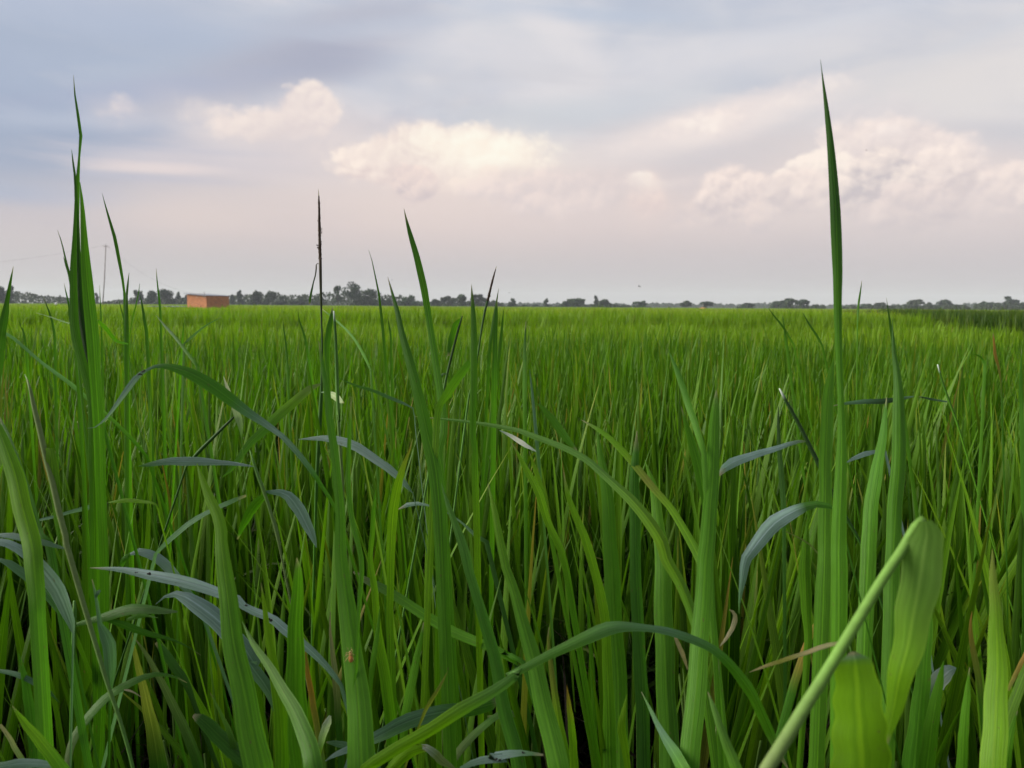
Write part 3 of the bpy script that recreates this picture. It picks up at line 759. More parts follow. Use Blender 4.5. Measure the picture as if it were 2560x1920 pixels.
# ------------------------------------------------------------------ trees
def make_tree(px, top, wpx, d, kind, label, seed, name='tree', cat='tree', group='trees along the far edge of the field', n=420):
    rnd = random.Random(seed)
    tp = at(px, top, d); H = tp.z; W = wpx / F * d
    root = empty(name, (tp.x, tp.y, 0)); tag(root, label, cat, group)
    # lobes: centre and radii of leaf masses
    lobes = []
    if kind == 'round':
        for _ in range(11):
            a = rnd.uniform(0, 6.28); r = W * .30 * math.sqrt(rnd.random()); z = H * rnd.uniform(.34, .80)
            lobes.append((r * math.cos(a), r * math.sin(a), z, W * rnd.uniform(.15, .25), H * rnd.uniform(.11, .17)))
        lobes.append((0, 0, H * .86, W * .2, H * .13))
        for _ in range(5):
            a = rnd.uniform(0, 6.28); lobes.append((W * .36 * math.cos(a), W * .36 * math.sin(a), H * rnd.uniform(.10, .34), W * .24, H * .16))
    elif kind == 'flat':
        for _ in range(12):
            a = rnd.uniform(0, 6.28); r = W * .38 * math.sqrt(rnd.random()); z = H * rnd.uniform(.55, .88)
            lobes.append((r * math.cos(a), r * math.sin(a), z, W * rnd.uniform(.12, .2), H * rnd.uniform(.06, .11)))
        lobes.append((W * .1, 0, H * .92, W * .16, H * .07))
        for _ in range(4):
            lobes.append((rnd.uniform(-.3, .3) * W, rnd.uniform(-.3, .3) * W, H * rnd.uniform(.12, .4), W * .16, H * .16))
    elif kind == 'tall':
        for i in range(12):
            z = H * (.10 + .072 * i); w = W * (.34 - .018 * i)
            lobes.append((rnd.uniform(-1, 1) * W * .16, rnd.uniform(-1, 1) * W * .16, z, w * rnd.uniform(.7, 1), H * .08))
    elif kind == 'ragged':
        for i in range(12):
            a = rnd.uniform(0, 6.28); z = H * rnd.uniform(.28, .93); r = W * .36 * math.sqrt(rnd.random())
            lobes.append((r * math.cos(a), r * math.sin(a), z, W * rnd.uniform(.10, .19), H * rnd.uniform(.06, .12)))
    else:                                                       # bush reaching to the ground
        for _ in range(13):
            a = rnd.uniform(0, 6.28); r = W * .40 * math.sqrt(rnd.random()); z = H * rnd.uniform(.12, .82) * (1 - .45 * (r / (W * .4)) ** 2)
            lobes.append((r * math.cos(a), r * math.sin(a), z, W * rnd.uniform(.13, .22), H * rnd.uniform(.13, .2)))
    V, Fc, C, U = [], [], [], []
    base = (rnd.uniform(.022, .030), rnd.uniform(.042, .055), rnd.uniform(.018, .024))
    size = max(.16, d * .0013)
    n = int(n * len(lobes) / 12)
    for li, (lx, ly, lz, lr, lh) in enumerate(lobes):
        tone = rnd.uniform(.75, 1.3)
        for _ in range(int(n / len(lobes) * 1.25)):
            u = Vector((rnd.gauss(0, 1), rnd.gauss(0, 1), rnd.gauss(0, 1))).normalized() * (rnd.random() ** .38)
            c = Vector((lx + u.x * lr * 1.15, ly + u.y * lr * 1.15, max(.1, lz + u.z * lh * 1.2)))
            s = size * rnd.uniform(.55, 1.25)
            nrm = (u + Vector((rnd.gauss(0, .6), rnd.gauss(0, .6), rnd.gauss(.3, .6)))).normalized()
            a = nrm.orthogonal().normalized(); a = Matrix.Rotation(rnd.uniform(0, 6.28), 3, nrm) @ a; b = nrm.cross(a)
            k = len(V); q = tone * rnd.uniform(.75, 1.25); cc = (base[0] * q, base[1] * q, base[2] * q)
            V += [c - a * s - b * s * .5, c + a * s * .1 - b * s * .7 + nrm * s * .2, c + a * s + b * s * .1, c + b * s * .7 - a * s * .1 + nrm * s * .2]
            C += [cc] * 4; U += [(0, 0)] * 4; Fc.append([k, k+1, k+2, k+3])
    obj('crown', make_mesh('crown', V, Fc, M_CROWN, True, C, U), root)
    m = MB(); bc = (.07, .06, .05); tr = max(.09, H * .022)
    m.tube([(0, 0, 0), (rnd.uniform(-.05, .05) * W, 0, H * .3), (rnd.uniform(-.06, .06) * W, 0, H * .62)], [tr, tr * .75, tr * .4], 6, [bc] * 3)
    for lx, ly, lz, lr, lh in lobes[:6]:
        m.tube([(0, 0, min(H * .28, lz * .5)), (lx * .5, ly * .5, lz * .75), (lx, ly, lz)], [tr * .5, tr * .35, tr * .12], 5, [bc] * 3)
    m.build('trunk', M_BARK, root)

TREES = [
 (22, 714, 34, 210, 'tall', 'tall pointed tree rising from the woods near the left edge'),
 (2, 716, 30, 215, 'round', 'round tree cut by the left edge above the woods'),
 (241, 732, 15, 260, 'tall', 'small lone tree just left of the leaning pole'),
 (345, 727, 28, 230, 'ragged', 'thin airy tree left of the dark crowns before the shed'),
 (378, 726, 34, 225, 'round', 'dark round tree at the left end of the clump before the shed'),
 (412, 722, 50, 220, 'round', 'broad dark tree crowning the clump left of the shed'),
 (446, 729, 18, 235, 'tall', 'slim upright tree between the dark clump and the shed'),
 (468, 736, 30, 240, 'bush', 'low grey green tree directly behind the shed roof'),
 (580, 737, 14, 250, 'tall', 'small pointed tree touching the shed on its right side'),
 (599, 724, 24, 240, 'tall', 'cone shaped tree a little right of the shed'),
 (640, 727, 34, 225, 'round', 'round tree with a gap in its crown right of the cone tree'),
 (676, 727, 40, 230, 'round', 'wide tree in the row midway between shed and black seed head'),
 (702, 733, 32, 240, 'bush', 'lower bushy tree right of the wide tree in the row'),
 (745, 737, 48, 235, 'bush', 'flat topped bushy tree left of the black seed head'),
 (796, 733, 46, 240, 'bush', 'bushy tree crossed by the black seed head stalk'),
 (844, 709, 26, 225, 'ragged', 'small round crown standing out left of the tallest tree'),
 (880, 705, 62, 222, 'round', 'tallest dark tree of the whole tree line'),
 (925, 721, 52, 226, 'round', 'large tree sloping down on the right of the tallest tree'),
 (962, 734, 40, 232, 'bush', 'dark bushy tree at the right foot of the big clump'),
 (1020, 734, 46, 235, 'bush', 'feathery bamboo like clump standing apart right of the big clump'),
 (1087, 748, 30, 240, 'round', 'small round tree right beside the tall central blade'),
 (1118, 741, 34, 235, 'flat', 'dark tree left in the clump behind the smaller seed head'),
 (1150, 736, 42, 232, 'flat', 'broad tree in the middle of the clump behind the smaller seed head'),
 (1196, 736, 44, 234, 'flat', 'broad flat tree right in the clump behind the smaller seed head'),
 (1230, 748, 34, 240, 'bush', 'low dark tree tapering off right of the seed head clump'),
 (1279, 746, 27, 238, 'ragged', 'small ragged tree with an open top, alone right of the clump'),
 (1312, 761, 28, 255, 'bush', 'low bush right of the small ragged tree'),
 (1340, 760, 24, 250, 'bush', 'low rounded bush left of the narrow leaning tree'),
 (1365, 746, 19, 240, 'tall', 'narrow leaning tree with a tuft at the top'),
 (1410, 754, 34, 240, 'flat', 'left tree of the wide flat pair in the middle'),
 (1442, 746, 46, 236, 'flat', 'wide flat tree, larger of the pair in the middle'),
 (1489, 739, 20, 240, 'tall', 'tall tuft topped tree beside the wide flat pair'),
 (1512, 748, 38, 238, 'round', 'dense dark tree right of the tall tuft topped one'),
 (1545, 760, 34, 245, 'bush', 'low dark tree sloping down to the right of the dense one'),
 (1598, 752, 42, 240, 'ragged', 'bushy tree with twigs on top behind a thin blade'),
 (1571, 763, 18, 250, 'bush', 'small dark bush at the left foot of the twiggy tree'),
 (1622, 765, 14, 255, 'bush', 'tiny bush at the right foot of the twiggy tree'),
 (1673, 768, 12, 255, 'bush', 'tiny dark bush alone among pale far trees'),
 (1715, 748, 40, 240, 'ragged', 'spreading dark tree left of the straw stack'),
 (1766, 754, 34, 245, 'flat', 'umbrella shaped dark tree over the straw stack'),
 (1868, 758, 42, 245, 'round', 'single low dark tree between pale woods'),
 (1940, 753, 26, 250, 'flat', 'left end tree of the group left of the tallest right blade'),
 (1966, 746, 46, 245, 'flat', 'wide flat tree in the group left of the tallest right blade'),
 (2004, 749, 40, 248, 'flat', 'rounded tree right in the group beside the tallest right blade'),
 (2042, 761, 34, 255, 'bush', 'low bush touching the tallest right blade'),
 (2122, 763, 44, 260, 'bush', 'low dark scrub just right of the tallest right blade'),
 (2168, 760, 36, 258, 'flat', 'small flat tree behind the short dark blade'),
 (2203, 757, 32, 258, 'flat', 'small spreading tree right of the short dark blade'),
 (2254, 757, 30, 262, 'bush', 'low bushy tree left of the broad dome tree'),
 (2293, 749, 48, 258, 'flat', 'broad dome shaped tree over the dark rice plot'),
 (2328, 753, 34, 260, 'bush', 'pale tree filling the gap between dome and round tree'),
 (2363, 749, 46, 256, 'round', 'round dark tree over the dark rice plot'),
 (2408, 762, 34, 264, 'bush', 'low scrub right of the round dark tree'),
 (2470, 749, 34, 262, 'ragged', 'ragged tree left of the tall tree at the right edge'),
 (2500, 756, 36, 266, 'bush', 'low tree joining the last trees at the right'),
 (2528, 741, 42, 262, 'ragged', 'tallest tree close to the right edge'),
 (2558, 748, 40, 268, 'bush', 'tree cut off by the right edge'),
]
for i, (px, tp_, w_, d_, k_, lb) in enumerate(TREES):
    make_tree(px, tp_, w_, d_, k_, lb, 300 + i, n=520 if w_ < 30 else 1000)

def woods(name, label, spans, d, seed, dens):
    """a far mass of trees that reads as one: spans of (x0, x1, top0, top1)"""
    rnd = random.Random(seed); V, Fc, C, U = [], [], [], []
    for x0, x1, t0, t1 in spans:
        x = x0
        while x < x1:
            f = (x - x0) / (x1 - x0); tp = t0 + (t1 - t0) * f + rnd.uniform(-2.5, 3)
            dd = d * rnd.uniform(.93, 1.12); top = at(x, tp, dd); wpx = rnd.uniform(9, 17); W = wpx / F * dd
            tone = rnd.uniform(.8, 1.25)
            for _ in range(dens):
                z = top.z * (rnd.random() ** .8); r = W * .6 * math.sqrt(max(0.05, 1 - (z / top.z) ** 2.5)); a = rnd.uniform(0, 6.28); q = math.sqrt(rnd.random())
                c = Vector((top.x + r * q * math.cos(a), top.y + r * q * math.sin(a), z)); s = dd * .0013 * rnd.uniform(.6, 1.3)
                nrm = Vector((rnd.gauss(0, 1), rnd.gauss(-.3, 1), rnd.gauss(.4, 1))).normalized(); ax = nrm.orthogonal().normalized(); bx = nrm.cross(ax)
                k = len(V); t2 = tone * rnd.uniform(.8, 1.2); V += [c - ax * s, c - bx * s * .8, c + ax * s, c + bx * s * .8]
                C += [(.027 * t2, .048 * t2, .022 * t2)] * 4; U += [(0, 0)] * 4; Fc.append([k, k+1, k+2, k+3])
            x += wpx * .55
    tag(obj(name, make_mesh(name, V, Fc, M_CROWN, True, C, U)), label, 'woods', kind='stuff')
woods('woodland', 'grey green woods and scrub filling in along the horizon', [(-120, 40, 728, 730), (40, 175, 731, 743), (175, 260, 750, 756), (262, 345, 752, 752), (330, 470, 745, 747), (572, 800, 738, 736), (800, 1005, 732, 739), (1000, 1070, 757, 756), (1085, 1260, 753, 755), (1260, 1400, 765, 765), (1400, 1560, 762, 764), (1930, 2060, 760, 765), (2110, 2240, 765, 764), (2240, 2420, 763, 762), (2440, 2640, 758, 756)], 246, 5, 80)
woods('far_woods', 'pale blue far woods showing between the dark trees', [(560, 720, 752, 752), (720, 1060, 750, 752), (1060, 1300, 759, 759), (1300, 1420, 758, 760), (1420, 1560, 760, 760), (1540, 1620, 762, 760), (1620, 1700, 757, 759), (1700, 1830, 761, 760), (1780, 1815, 762, 762), (1820, 1880, 763, 760), (1880, 1960, 760, 757), (2020, 2130, 764, 762), (2130, 2400, 763, 762), (2400, 2680, 760, 756)], 560, 7, 110)

# ------------------------------------------------------------------ plants close to the camera
PAL = dict(g=(.044, .150, .007), y=(.115, .255, .005), m=(.063, .188, .006), d=(.026, .088, .007), k=(.016, .045, .008), b=(.165, .245, .240), c=(.075, .160, .085),  # b: waxy leaf blue, with the sky's reflection put into the colour
           s=(.33, .27, .16), o=(.26, .15, .025), w=(.40, .45, .42), t=(.15, .18, .025), p=(.115, .165, .05), r=(.075, .185, .03), n=(.035, .022, .014), h=(.12, .24, .04))  # d, k: dark greens, also carrying shade of folded and backlit blades
def tile(ox, oy, s):
    return lambda x, y, w=0.0: (ox + x * s, oy + y * s, w * s)
TA = tile(0, 160, .42188); TB = tile(600, 440, .39781); TC = tile(0, 880, .31646); TD = tile(0, 1300, .37373); TE = tile(600, 880, .31646)
TF = tile(600, 1400, .31646); TG = tile(1200, 880, .31646); TH = tile(1200, 1400, .31646); TI = tile(1800, 880, .34358); TJ = tile(1800, 1250, .40383)
TK = tile(1280, 0, .57866); TL = tile(1850, 660, .32098); TW = tile(0, 0, 1.15732)
def pts_of(*runs):
    """runs of (tile, x, y, w, x, y, w, ...) -> list of photo pixels with widths"""
    out = []
    for r in runs:
        t, q = r[0], r[1:]
        out += [t(q[i], q[i + 1], q[i + 2]) for i in range(0, len(q), 3)]
    return out
def catmull(P, n):
    """resample a list of equal-length tuples along its length"""
    A = np.array(P, dtype=float)
    if len(A) == 2: A = np.array([A[0], (A[0] + A[1]) / 2, A[1]])
    dist = np.r_[0, np.cumsum(np.linalg.norm(np.diff(A[:, :2], axis=0), axis=1))]
    E = np.vstack([2 * A[0] - A[1], A, 2 * A[-1] - A[-2]])
    out = []
    for s in np.linspace(0, dist[-1], n + 1):
        i = min(int(np.searchsorted(dist, s, 'right')) - 1, len(A) - 2); u = (s - dist[i]) / max(1e-9, dist[i + 1] - dist[i])
        p0, p1, p2, p3 = E[i], E[i + 1], E[i + 2], E[i + 3]
        q = .5 * (2 * p1 + (p2 - p0) * u + (2 * p0 - 5 * p1 + 4 * p2 - p3) * u * u + (3 * p1 - p0 - 3 * p2 + p3) * u ** 3)
        q[2:] = p1[2:] + (p2[2:] - p1[2:]) * u
        out.append(q)
    return out
hero_rnd = random.Random(77)
def col_at(spec, f):
    """spec: one palette key, or 'a>b' tip to base, or [(f, key), ...]"""
    if isinstance(spec, str):
        ks = spec.split('>'); spec = [(i / max(1, len(ks) - 1), k) for i, k in enumerate(ks)]
    if f <= spec[0][0]: return PAL[spec[0][1]]
    for (f0, a), (f1, b) in zip(spec, spec[1:]):
        if f <= f1:
            u = (f - f0) / max(1e-6, f1 - f0); return tuple(PAL[a][j] * (1 - u) + PAL[b][j] * u for j in range(3))
    return PAL[spec[-1][1]]

def leaf(d, col, *runs, ext=True, roll=None, keel=None, name='leaf', label=None, seg=None, spots=()):
    """one blade traced tip to base; d = optical depth (or tip and base depth); ext roots it in the ground"""
    P = pts_of(*runs); d0, d1 = d if isinstance(d, tuple) else (d, d)
    L = sum(math.dist(a[:2], b[:2]) for a, b in zip(P, P[1:]))
    n = seg or max(10, min(30, int(L / 28)))
    Q = catmull(P, n); rn = hero_rnd
    roll = rn.uniform(-.45, .45) if roll is None else roll
    keel = rn.uniform(.12, .38) if keel is None else keel
    wob = rn.uniform(0, 6.28); dry = rn.choice((0, 0, .03, .06))
    C3, W3 = [], []
    for i, q in enumerate(Q):
        f = i / n; dd = d0 + (d1 - d0) * f
        C3.append(at(q[0], q[1], dd)); W3.append(max(q[2], .6) * (.87 if d0 > .35 else 1.0) / F * dd)
    if ext and C3[-1].z > .03:
        e = C3[-1]; t = (C3[-1] - C3[-3]); t = t.normalized() if t.length > 1e-6 else Vector((0, 0, -1))
        hx = Vector((t.x, t.y, 0)) / max(.35, abs(t.z)); k = min(1.0, .22 / max(1e-6, (hx * e.z).length)); w = W3[-1]
        for s in (.25, .5, .75, 1.0):
            C3.append(e + hx * (e.z * k * (s - .35 * s * s)) + Vector((0, 0, -e.z * s))); W3.append(w * (1 - .45 * s))
    N = len(C3); wide = max(W3) / d0 * F > 26
    us = (-1, -.5, 0, .5, 1) if wide else (-1, 0, 1)
    V, Fc, C, U = [], [], [], []; L = 0
    for i, c in enumerate(C3):
        f = min(1.0, i / n); t = (C3[min(i + 1, N - 1)] - C3[max(i - 1, 0)]).normalized(); v = (c - CAM).normalized()
        s = t.cross(v)
        s = s.normalized() if s.length > 1e-4 else Vector((1, 0, 0))
        r = roll + .22 * math.sin(wob + f * 5.0)
        s2 = (s * math.cos(r) + v * math.sin(r)); s2 = (s2 - t * s2.dot(t)).normalized(); nr = s2.cross(t).normalized()
        ww = W3[i] / 2 / max(.6, math.cos(r)); cc = col_at(col, f)
        if dry and f < dry: cc = tuple(cc[j] * (f / dry) + PAL['s'][j] * .8 * (1 - f / dry) for j in range(3))
        if i: L += (c - C3[i - 1]).length
        ed = .06 * ww * math.sin(f * 23 + wob * 3)
        for u in us:
            if cc[2] > .08 and cc[1] < .3:                   # waxy bloom and painted sky sheen lie in patches, green showing through
                z_ = .5 + .5 * math.sin(f * 19 + u * 2.2 + wob) * math.sin(f * 7.3 - u * 1.3 + wob * 2); g_ = PAL['c']
                ck = tuple(cc[j] * (1 - .45 * z_) + g_[j] * .45 * z_ for j in range(3))
            else: ck = cc
            V.append(c + s2 * (u * ww + (ed if u else 0)) + nr * (keel * ww * (abs(u) - .5))); C.append(ck); U.append(((u + 1) / 2, L))
    k = len(us)
    for i in range(N - 1):
        for j in range(k - 1):
            a = i * k + j; Fc.append([a, a + 1, a + k + 1, a + k])
    return dict(name=name, V=V, F=Fc, C=C, U=U, base=C3[-1], mat=M_NEAR if max(d0, d1) < .3 else M_LEAF, label=label, spots=[(at(*t(x, y)[:2], d0 + (d1 - d0) * f - .003), t(0, 0, r)[2] / F * d0) for t, x, y, r, f in spots])

def stem(d, col, *runs, ext=True, name='stem', label=None, sides=8, bumps=0.0, mat=None):
    P = pts_of(*runs); d0, d1 = d if isinstance(d, tuple) else (d, d)
    L = sum(math.dist(a[:2], b[:2]) for a, b in zip(P, P[1:])); n = max(8, min(40, int(L / (9 if bumps else 30))))
    Q = catmull(P, n); C3, W3, cc = [], [], []
    for i, q in enumerate(Q):
        dd = d0 + (d1 - d0) * i / n
        C3.append(at(q[0], q[1], dd)); W3.append(max(q[2], .8) / F * dd / 2 * (1 + (hero_rnd.uniform(-bumps, bumps) if bumps else 0))); cc.append(col_at(col, i / n))
    if ext and C3[-1].z > .03:
        e = C3[-1]; t = (C3[-1] - C3[-3]).normalized(); hx = Vector((t.x, t.y, 0)) / max(.35, abs(t.z)); k = min(1.0, .25 / max(1e-6, (hx * e.z).length))
        for s in (.33, .66, 1.0): C3.append(e + hx * (e.z * k * s) + Vector((0, 0, -e.z * s))); W3.append(W3[-1]); cc.append(cc[-1])
    m = MB(); m.tube(C3, W3, sides, cc)
    return dict(name=name, V=m.v, F=m.f, C=m.c, U=m.u, base=C3[-1], mat=mat or M_STEM, label=label, path=C3, rad=W3)

def spike(d, *runs, name='seed_head'):
    """dark bristly spike: lumpy core covered in small scales that stand off it"""
    s = stem(d, 'n', *runs, ext=False, name=name, sides=9, bumps=.16, mat=M_SEED)
    rn = random.Random(5); m = MB(); P, Rd = s['path'], s['rad']
    for i in range(len(P) - 1):
        for _ in range(9):
            f = rn.random(); c = P[i].lerp(P[i + 1], f); r = Rd[i]; th = rn.uniform(0, 6.28)
            t = (P[i + 1] - P[i]).normalized(); a = t.orthogonal().normalized(); o = (a * math.cos(th) + t.cross(a) * math.sin(th))
            far = 1.0 if rn.random() > .12 else rn.uniform(1.2, 1.9)
            q = rn.uniform(.6, 1.6); colr = tuple(min(1, x * q) for x in ((.085, .055, .035) if far == 1 else (.05, .034, .022)))
            m.ball(c + o * r * .95 * far, (r * .34, r * .34, r * .62), 5, 4, colr, (t * -1 + o * .35).to_track_quat('Z', 'Y').to_matrix())
    b = len(s['V']); s['V'] += m.v; s['C'] += m.c; s['U'] += m.u; s['F'] += [[b + i for i in f] for f in m.f]
    return s

def plant(name, label, cat, *parts, group=None):
    bs = [p['base'] for p in parts if p['base'].z < .02] or [p['base'] for p in parts]
    c = sum((b for b in bs), Vector()) / len(bs); root = empty(name, (c.x, c.y, 0)); tag(root, label, cat, group); rel = Vector((c.x, c.y, 0))
    for p in parts:
        o = obj(p['name'], make_mesh(p['name'], [v - rel for v in p['V']], p['F'], p['mat'], True, p['C'], p['U']), root)
        if p['label']: o['label'] = p['label']
        for c, r in p.get('spots', ()):
            m = MB(); rn = random.Random(int(c.x * 9999))
            for _ in range(4): m.ball(c + Vector((rn.uniform(-r, r), 0, rn.uniform(-r, r) * .4)), (r * rn.uniform(.4, .8), r * .25, r * rn.uniform(.3, .5)), 6, 4, (.018, .016, .012))
            m.build('dark_speck', M_PLAIN, o, rel=rel)
    return root

G_W, G_R = 'tall weeds standing in the rice', 'rice plants close to the camera'
# --- left side
plant('tall_grass', 'tallest grass shoot at the left, rolled dark leaves with a kinked tip against the sky', 'grass',
  leaf(.58, 'd>m>m', (TA, 435,65,1, 440,150,8, 455,260,15, 472,360,20, 480,440,20, 472,520,12, 468,580,14, 463,650,20, 460,720,28, 455,850,32, 453,1000,34, 457,1200,38, 465,1400,44, 475,1600,50), (TC, 740,500,60, 765,1000,70, 775,1500,70), (TD, 665,700,60, 655,1100,44), roll=.2, keel=.5),
  leaf(.575, 'd>k>k', (TA, 424,505,1, 434,590,12, 446,680,16, 450,780,20, 456,900,24, 462,1100,30, 470,1300,40, 480,1500,44), (TC, 735,300,60, 760,800,60, 770,1300,60), roll=-.3, keel=.6),
  leaf(.57, 'm>m>m', (TA, 474,700,3, 484,800,20, 492,900,30, 500,1050,44, 513,1250,66, 532,1450,76, 552,1620,80), (TC, 760,300,90, 785,700,90, 800,1200,80), (TD, 700,500,70, 690,900,60), roll=.1, keel=.25),
  leaf(.572, 'd>m>m', (TA, 449,740,3, 446,880,16, 441,1050,28, 436,1200,40, 436,1400,50, 446,1600,60), (TC, 715,350,70, 735,800,80, 745,1400,80), roll=-.15, keel=.3),
  leaf(.6, 'd>m', (TA, 340,985,1, 360,1040,6, 380,1120,9, 398,1200,14, 415,1270,20, 430,1350,25, 440,1500,25)),
  leaf(.59, 'd>m', (TA, 376,1142,1, 390,1190,12, 403,1230,13, 416,1290,14, 428,1400,18)),
  leaf(.6, 'd>g', (TA, 380,1300,1, 395,1370,10, 410,1440,12, 422,1550,14), (TC, 690,100,30)),
  leaf((.66,.58), 'd>m', (TA, 215,1475,2, 300,1500,5, 370,1525,8, 440,1545,9), ext=False),
  leaf((.72,.58), 'g>m', (TA, 760,1659,8, 690,1640,20, 630,1570,26, 580,1520,16), ext=False), group=G_W)
plant('grass_shoot', 'slim shoot of two crossing blades in front of the distant pole', 'grass',
  leaf(.95, 'd>m', (TA, 605,765,1, 625,840,8, 650,930,16, 680,1030,22, 700,1130,22, 718,1230,18, 735,1340,14, 742,1450,20, 745,1600,30), (TC, 1010,500,40)),
  leaf(.93, 'd>m', (TA, 765,1235,1, 757,1300,12, 750,1370,16, 748,1430,20, 750,1600,30), (TC, 1000,400,40)), group=G_W)
plant('grass_shoot', 'single upright blade rising between the pole and the brick shed', 'grass',
  leaf(1.1, 'd>m', (TA, 925,1210,1, 932,1290,8, 942,1380,13, 950,1460,16, 955,1600,14), (TC, 1290,400,30)), group=G_W)
plant('grass_shoot', 'pair of thin blades spread in a narrow V left of the single upright blade', 'grass',
  leaf(1.2, 'd>m', (TA, 828,1300,1, 822,1350,6, 808,1420,8, 790,1490,8, 775,1570,6)),
  leaf(1.1, 'd>m', (TA, 830,1370,1, 842,1430,12, 855,1510,18, 870,1620,22), (TC, 1180,300,30)), group=G_W)
plant('grass_shoot', 'thin pointed blade low between the left edge and the tallest left shoot', 'grass',
  leaf(1.15, 'd>m', (TA, 258,1380,1, 280,1440,8, 300,1500,12, 322,1600,16), (TC, 440,300,24)),
  leaf(1.2, 'd>m', (TA, 112,1520,1, 128,1570,8, 150,1630,14), (TC, 230,300,24)), group=G_W)
plant('grass_shoot', 'needle thin blade beside the foot of the distant pole', 'grass',
  leaf(1.15, 'd>m', (TA, 590,1310,1, 594,1400,6, 598,1480,9, 602,1600,10), (TC, 815,400,20)),
  leaf(1.1, 'd>m', (TA, 702,1390,1, 712,1430,5, 725,1480,8, 735,1540,8)), group=G_W)
plant('grass_shoot', 'dark blade cut by the left edge of the photo at the horizon', 'grass',
  leaf(.62, 'd>d', (TA, 80,1198,1, 68,1260,12, 53,1340,22, 42,1410,26, 28,1490,46, 8,1610,54), (TW, -6,780,30)),
  leaf(.64, 'd>d', (TA, 52,1425,2, 40,1480,16, 22,1560,24, 0,1659,30)), group=G_W)
plant('grass_shoot', 'bent blades crossing just below the brick shed', 'grass',
  leaf((.85,.8), 'd>m', (TA, 925,1488,2, 980,1555,16, 1030,1610,20, 1070,1659,20), (TC, 1560,110,30)),
  leaf((1.0,.85), 'g>m', (TA, 1310,1500,2, 1220,1550,10, 1150,1605,14, 1090,1659,16)),
  leaf(1.0, 'd>m', (TA, 1094,1512,1, 1086,1580,10, 1080,1659,14)), group=G_W)
plant('arching_grass', 'big arching leaf at the left, green then slate blue, drooping over to a hanging tip', 'grass',
  leaf((.56,.58), [(0,'b'),(.22,'b'),(.27,'c'),(.30,'g'),(.52,'g'),(.60,'c'),(.68,'b'),(.80,'c'),(.86,'g'),(1,'m')], (TC, 690,603,1, 760,590,8, 850,510,22, 930,400,36, 1010,290,50, 1085,195,48, 1150,150,22, 1235,112,30, 1350,118,62, 1500,165,100, 1650,250,118, 1800,360,112, 1950,470,84, 2090,560,60, 2200,640,46), (TE, 330,660,46, 440,780,50, 560,930,46, 640,1050,36, 730,1190,30, 790,1330,26), roll=.1, keel=.3, seg=44, spots=[(TC, 1105, 175, 14, .15), (TC, 1135, 152, 16, .16)]), group=G_W)
plant('weed_stem', 'bare pale weed stem leaning from the left down to the bottom edge', 'weed',
  stem((.52,.5), 'p>p>r', (TC, 215,215,12, 240,300,24, 270,440,36, 310,600,40, 360,820,44, 420,1050,46, 470,1280,46, 530,1500,44), (TD, 440,150,38, 470,250,36, 540,500,34, 600,700,32, 660,900,30, 720,1100,26, 790,1300,26, 850,1500,24, 890,1659,22)),
  leaf(.52, 'w', (TC, 195,175,3, 205,200,8, 215,225,9), ext=False, name='bract'),
  leaf(.52, 'p', (TC, 160,262,1, 185,240,6, 215,225,10), ext=False, name='bract'),
  leaf(.515, 'm>y', (TC, 462,1520,4, 455,1350,50, 440,1150,84, 418,960,96, 400,800,84, 375,735,30, 360,760,8), ext=False, keel=.15),
  leaf(.51, 'b>c', (TD, -20,100,20, 60,104,44, 150,118,52, 280,148,46, 380,176,26, 455,196,10), ext=False, roll=0), group=G_W)
plant('broad_weed', 'broad slate blue leaves curving down out of the left edge', 'weed',
  leaf(.5, 'b>b>c', (TD, -30,140,50, 40,150,56, 110,182,60, 200,240,90, 290,340,112, 370,450,110, 430,570,92, 470,680,60, 490,745,14, 485,1000,14), roll=.05, keel=.3),
  leaf(.56, 'c>d', (TD, -10,260,20, 60,290,50, 150,350,64, 280,450,74, 380,560,80, 460,680,54, 480,800,20), roll=.4),
  stem(.53, 'r>g', (TD, 497,540,14, 500,580,26, 492,800,28, 480,1300,26)), group=G_W)
plant('twisted_weed', 'twisted green weed with leaves pointing both ways behind the pale stem', 'weed',
  leaf(.54, 'g>d', (TD, 405,750,2, 480,708,24, 580,680,42, 700,648,66, 800,608,74, 900,590,76, 1000,592,64, 1100,608,44, 1190,612,10), ext=False, roll=.5, keel=.5),
  leaf(.54, 'd>g', (TD, 1345,905,2, 1250,845,8, 1150,800,18, 1020,770,40, 900,732,54, 800,692,52, 720,672,22, 690,668,8), ext=False),
  leaf(.53, 'g', (TD, 1060,655,3, 980,640,22, 920,645,40, 870,660,30, 845,670,6), ext=False),
  leaf(.53, 'c>c>d', (TD, 615,395,5, 636,480,18, 655,600,26, 665,690,30, 700,760,76, 730,850,96, 742,1000,80, 740,1120,24, 735,1300,20), roll=.1, keel=.3),
  leaf(.53, 'c', (TD, 672,470,14, 655,485,30, 640,520,12), ext=False, name='torn_flap'), group=G_W)
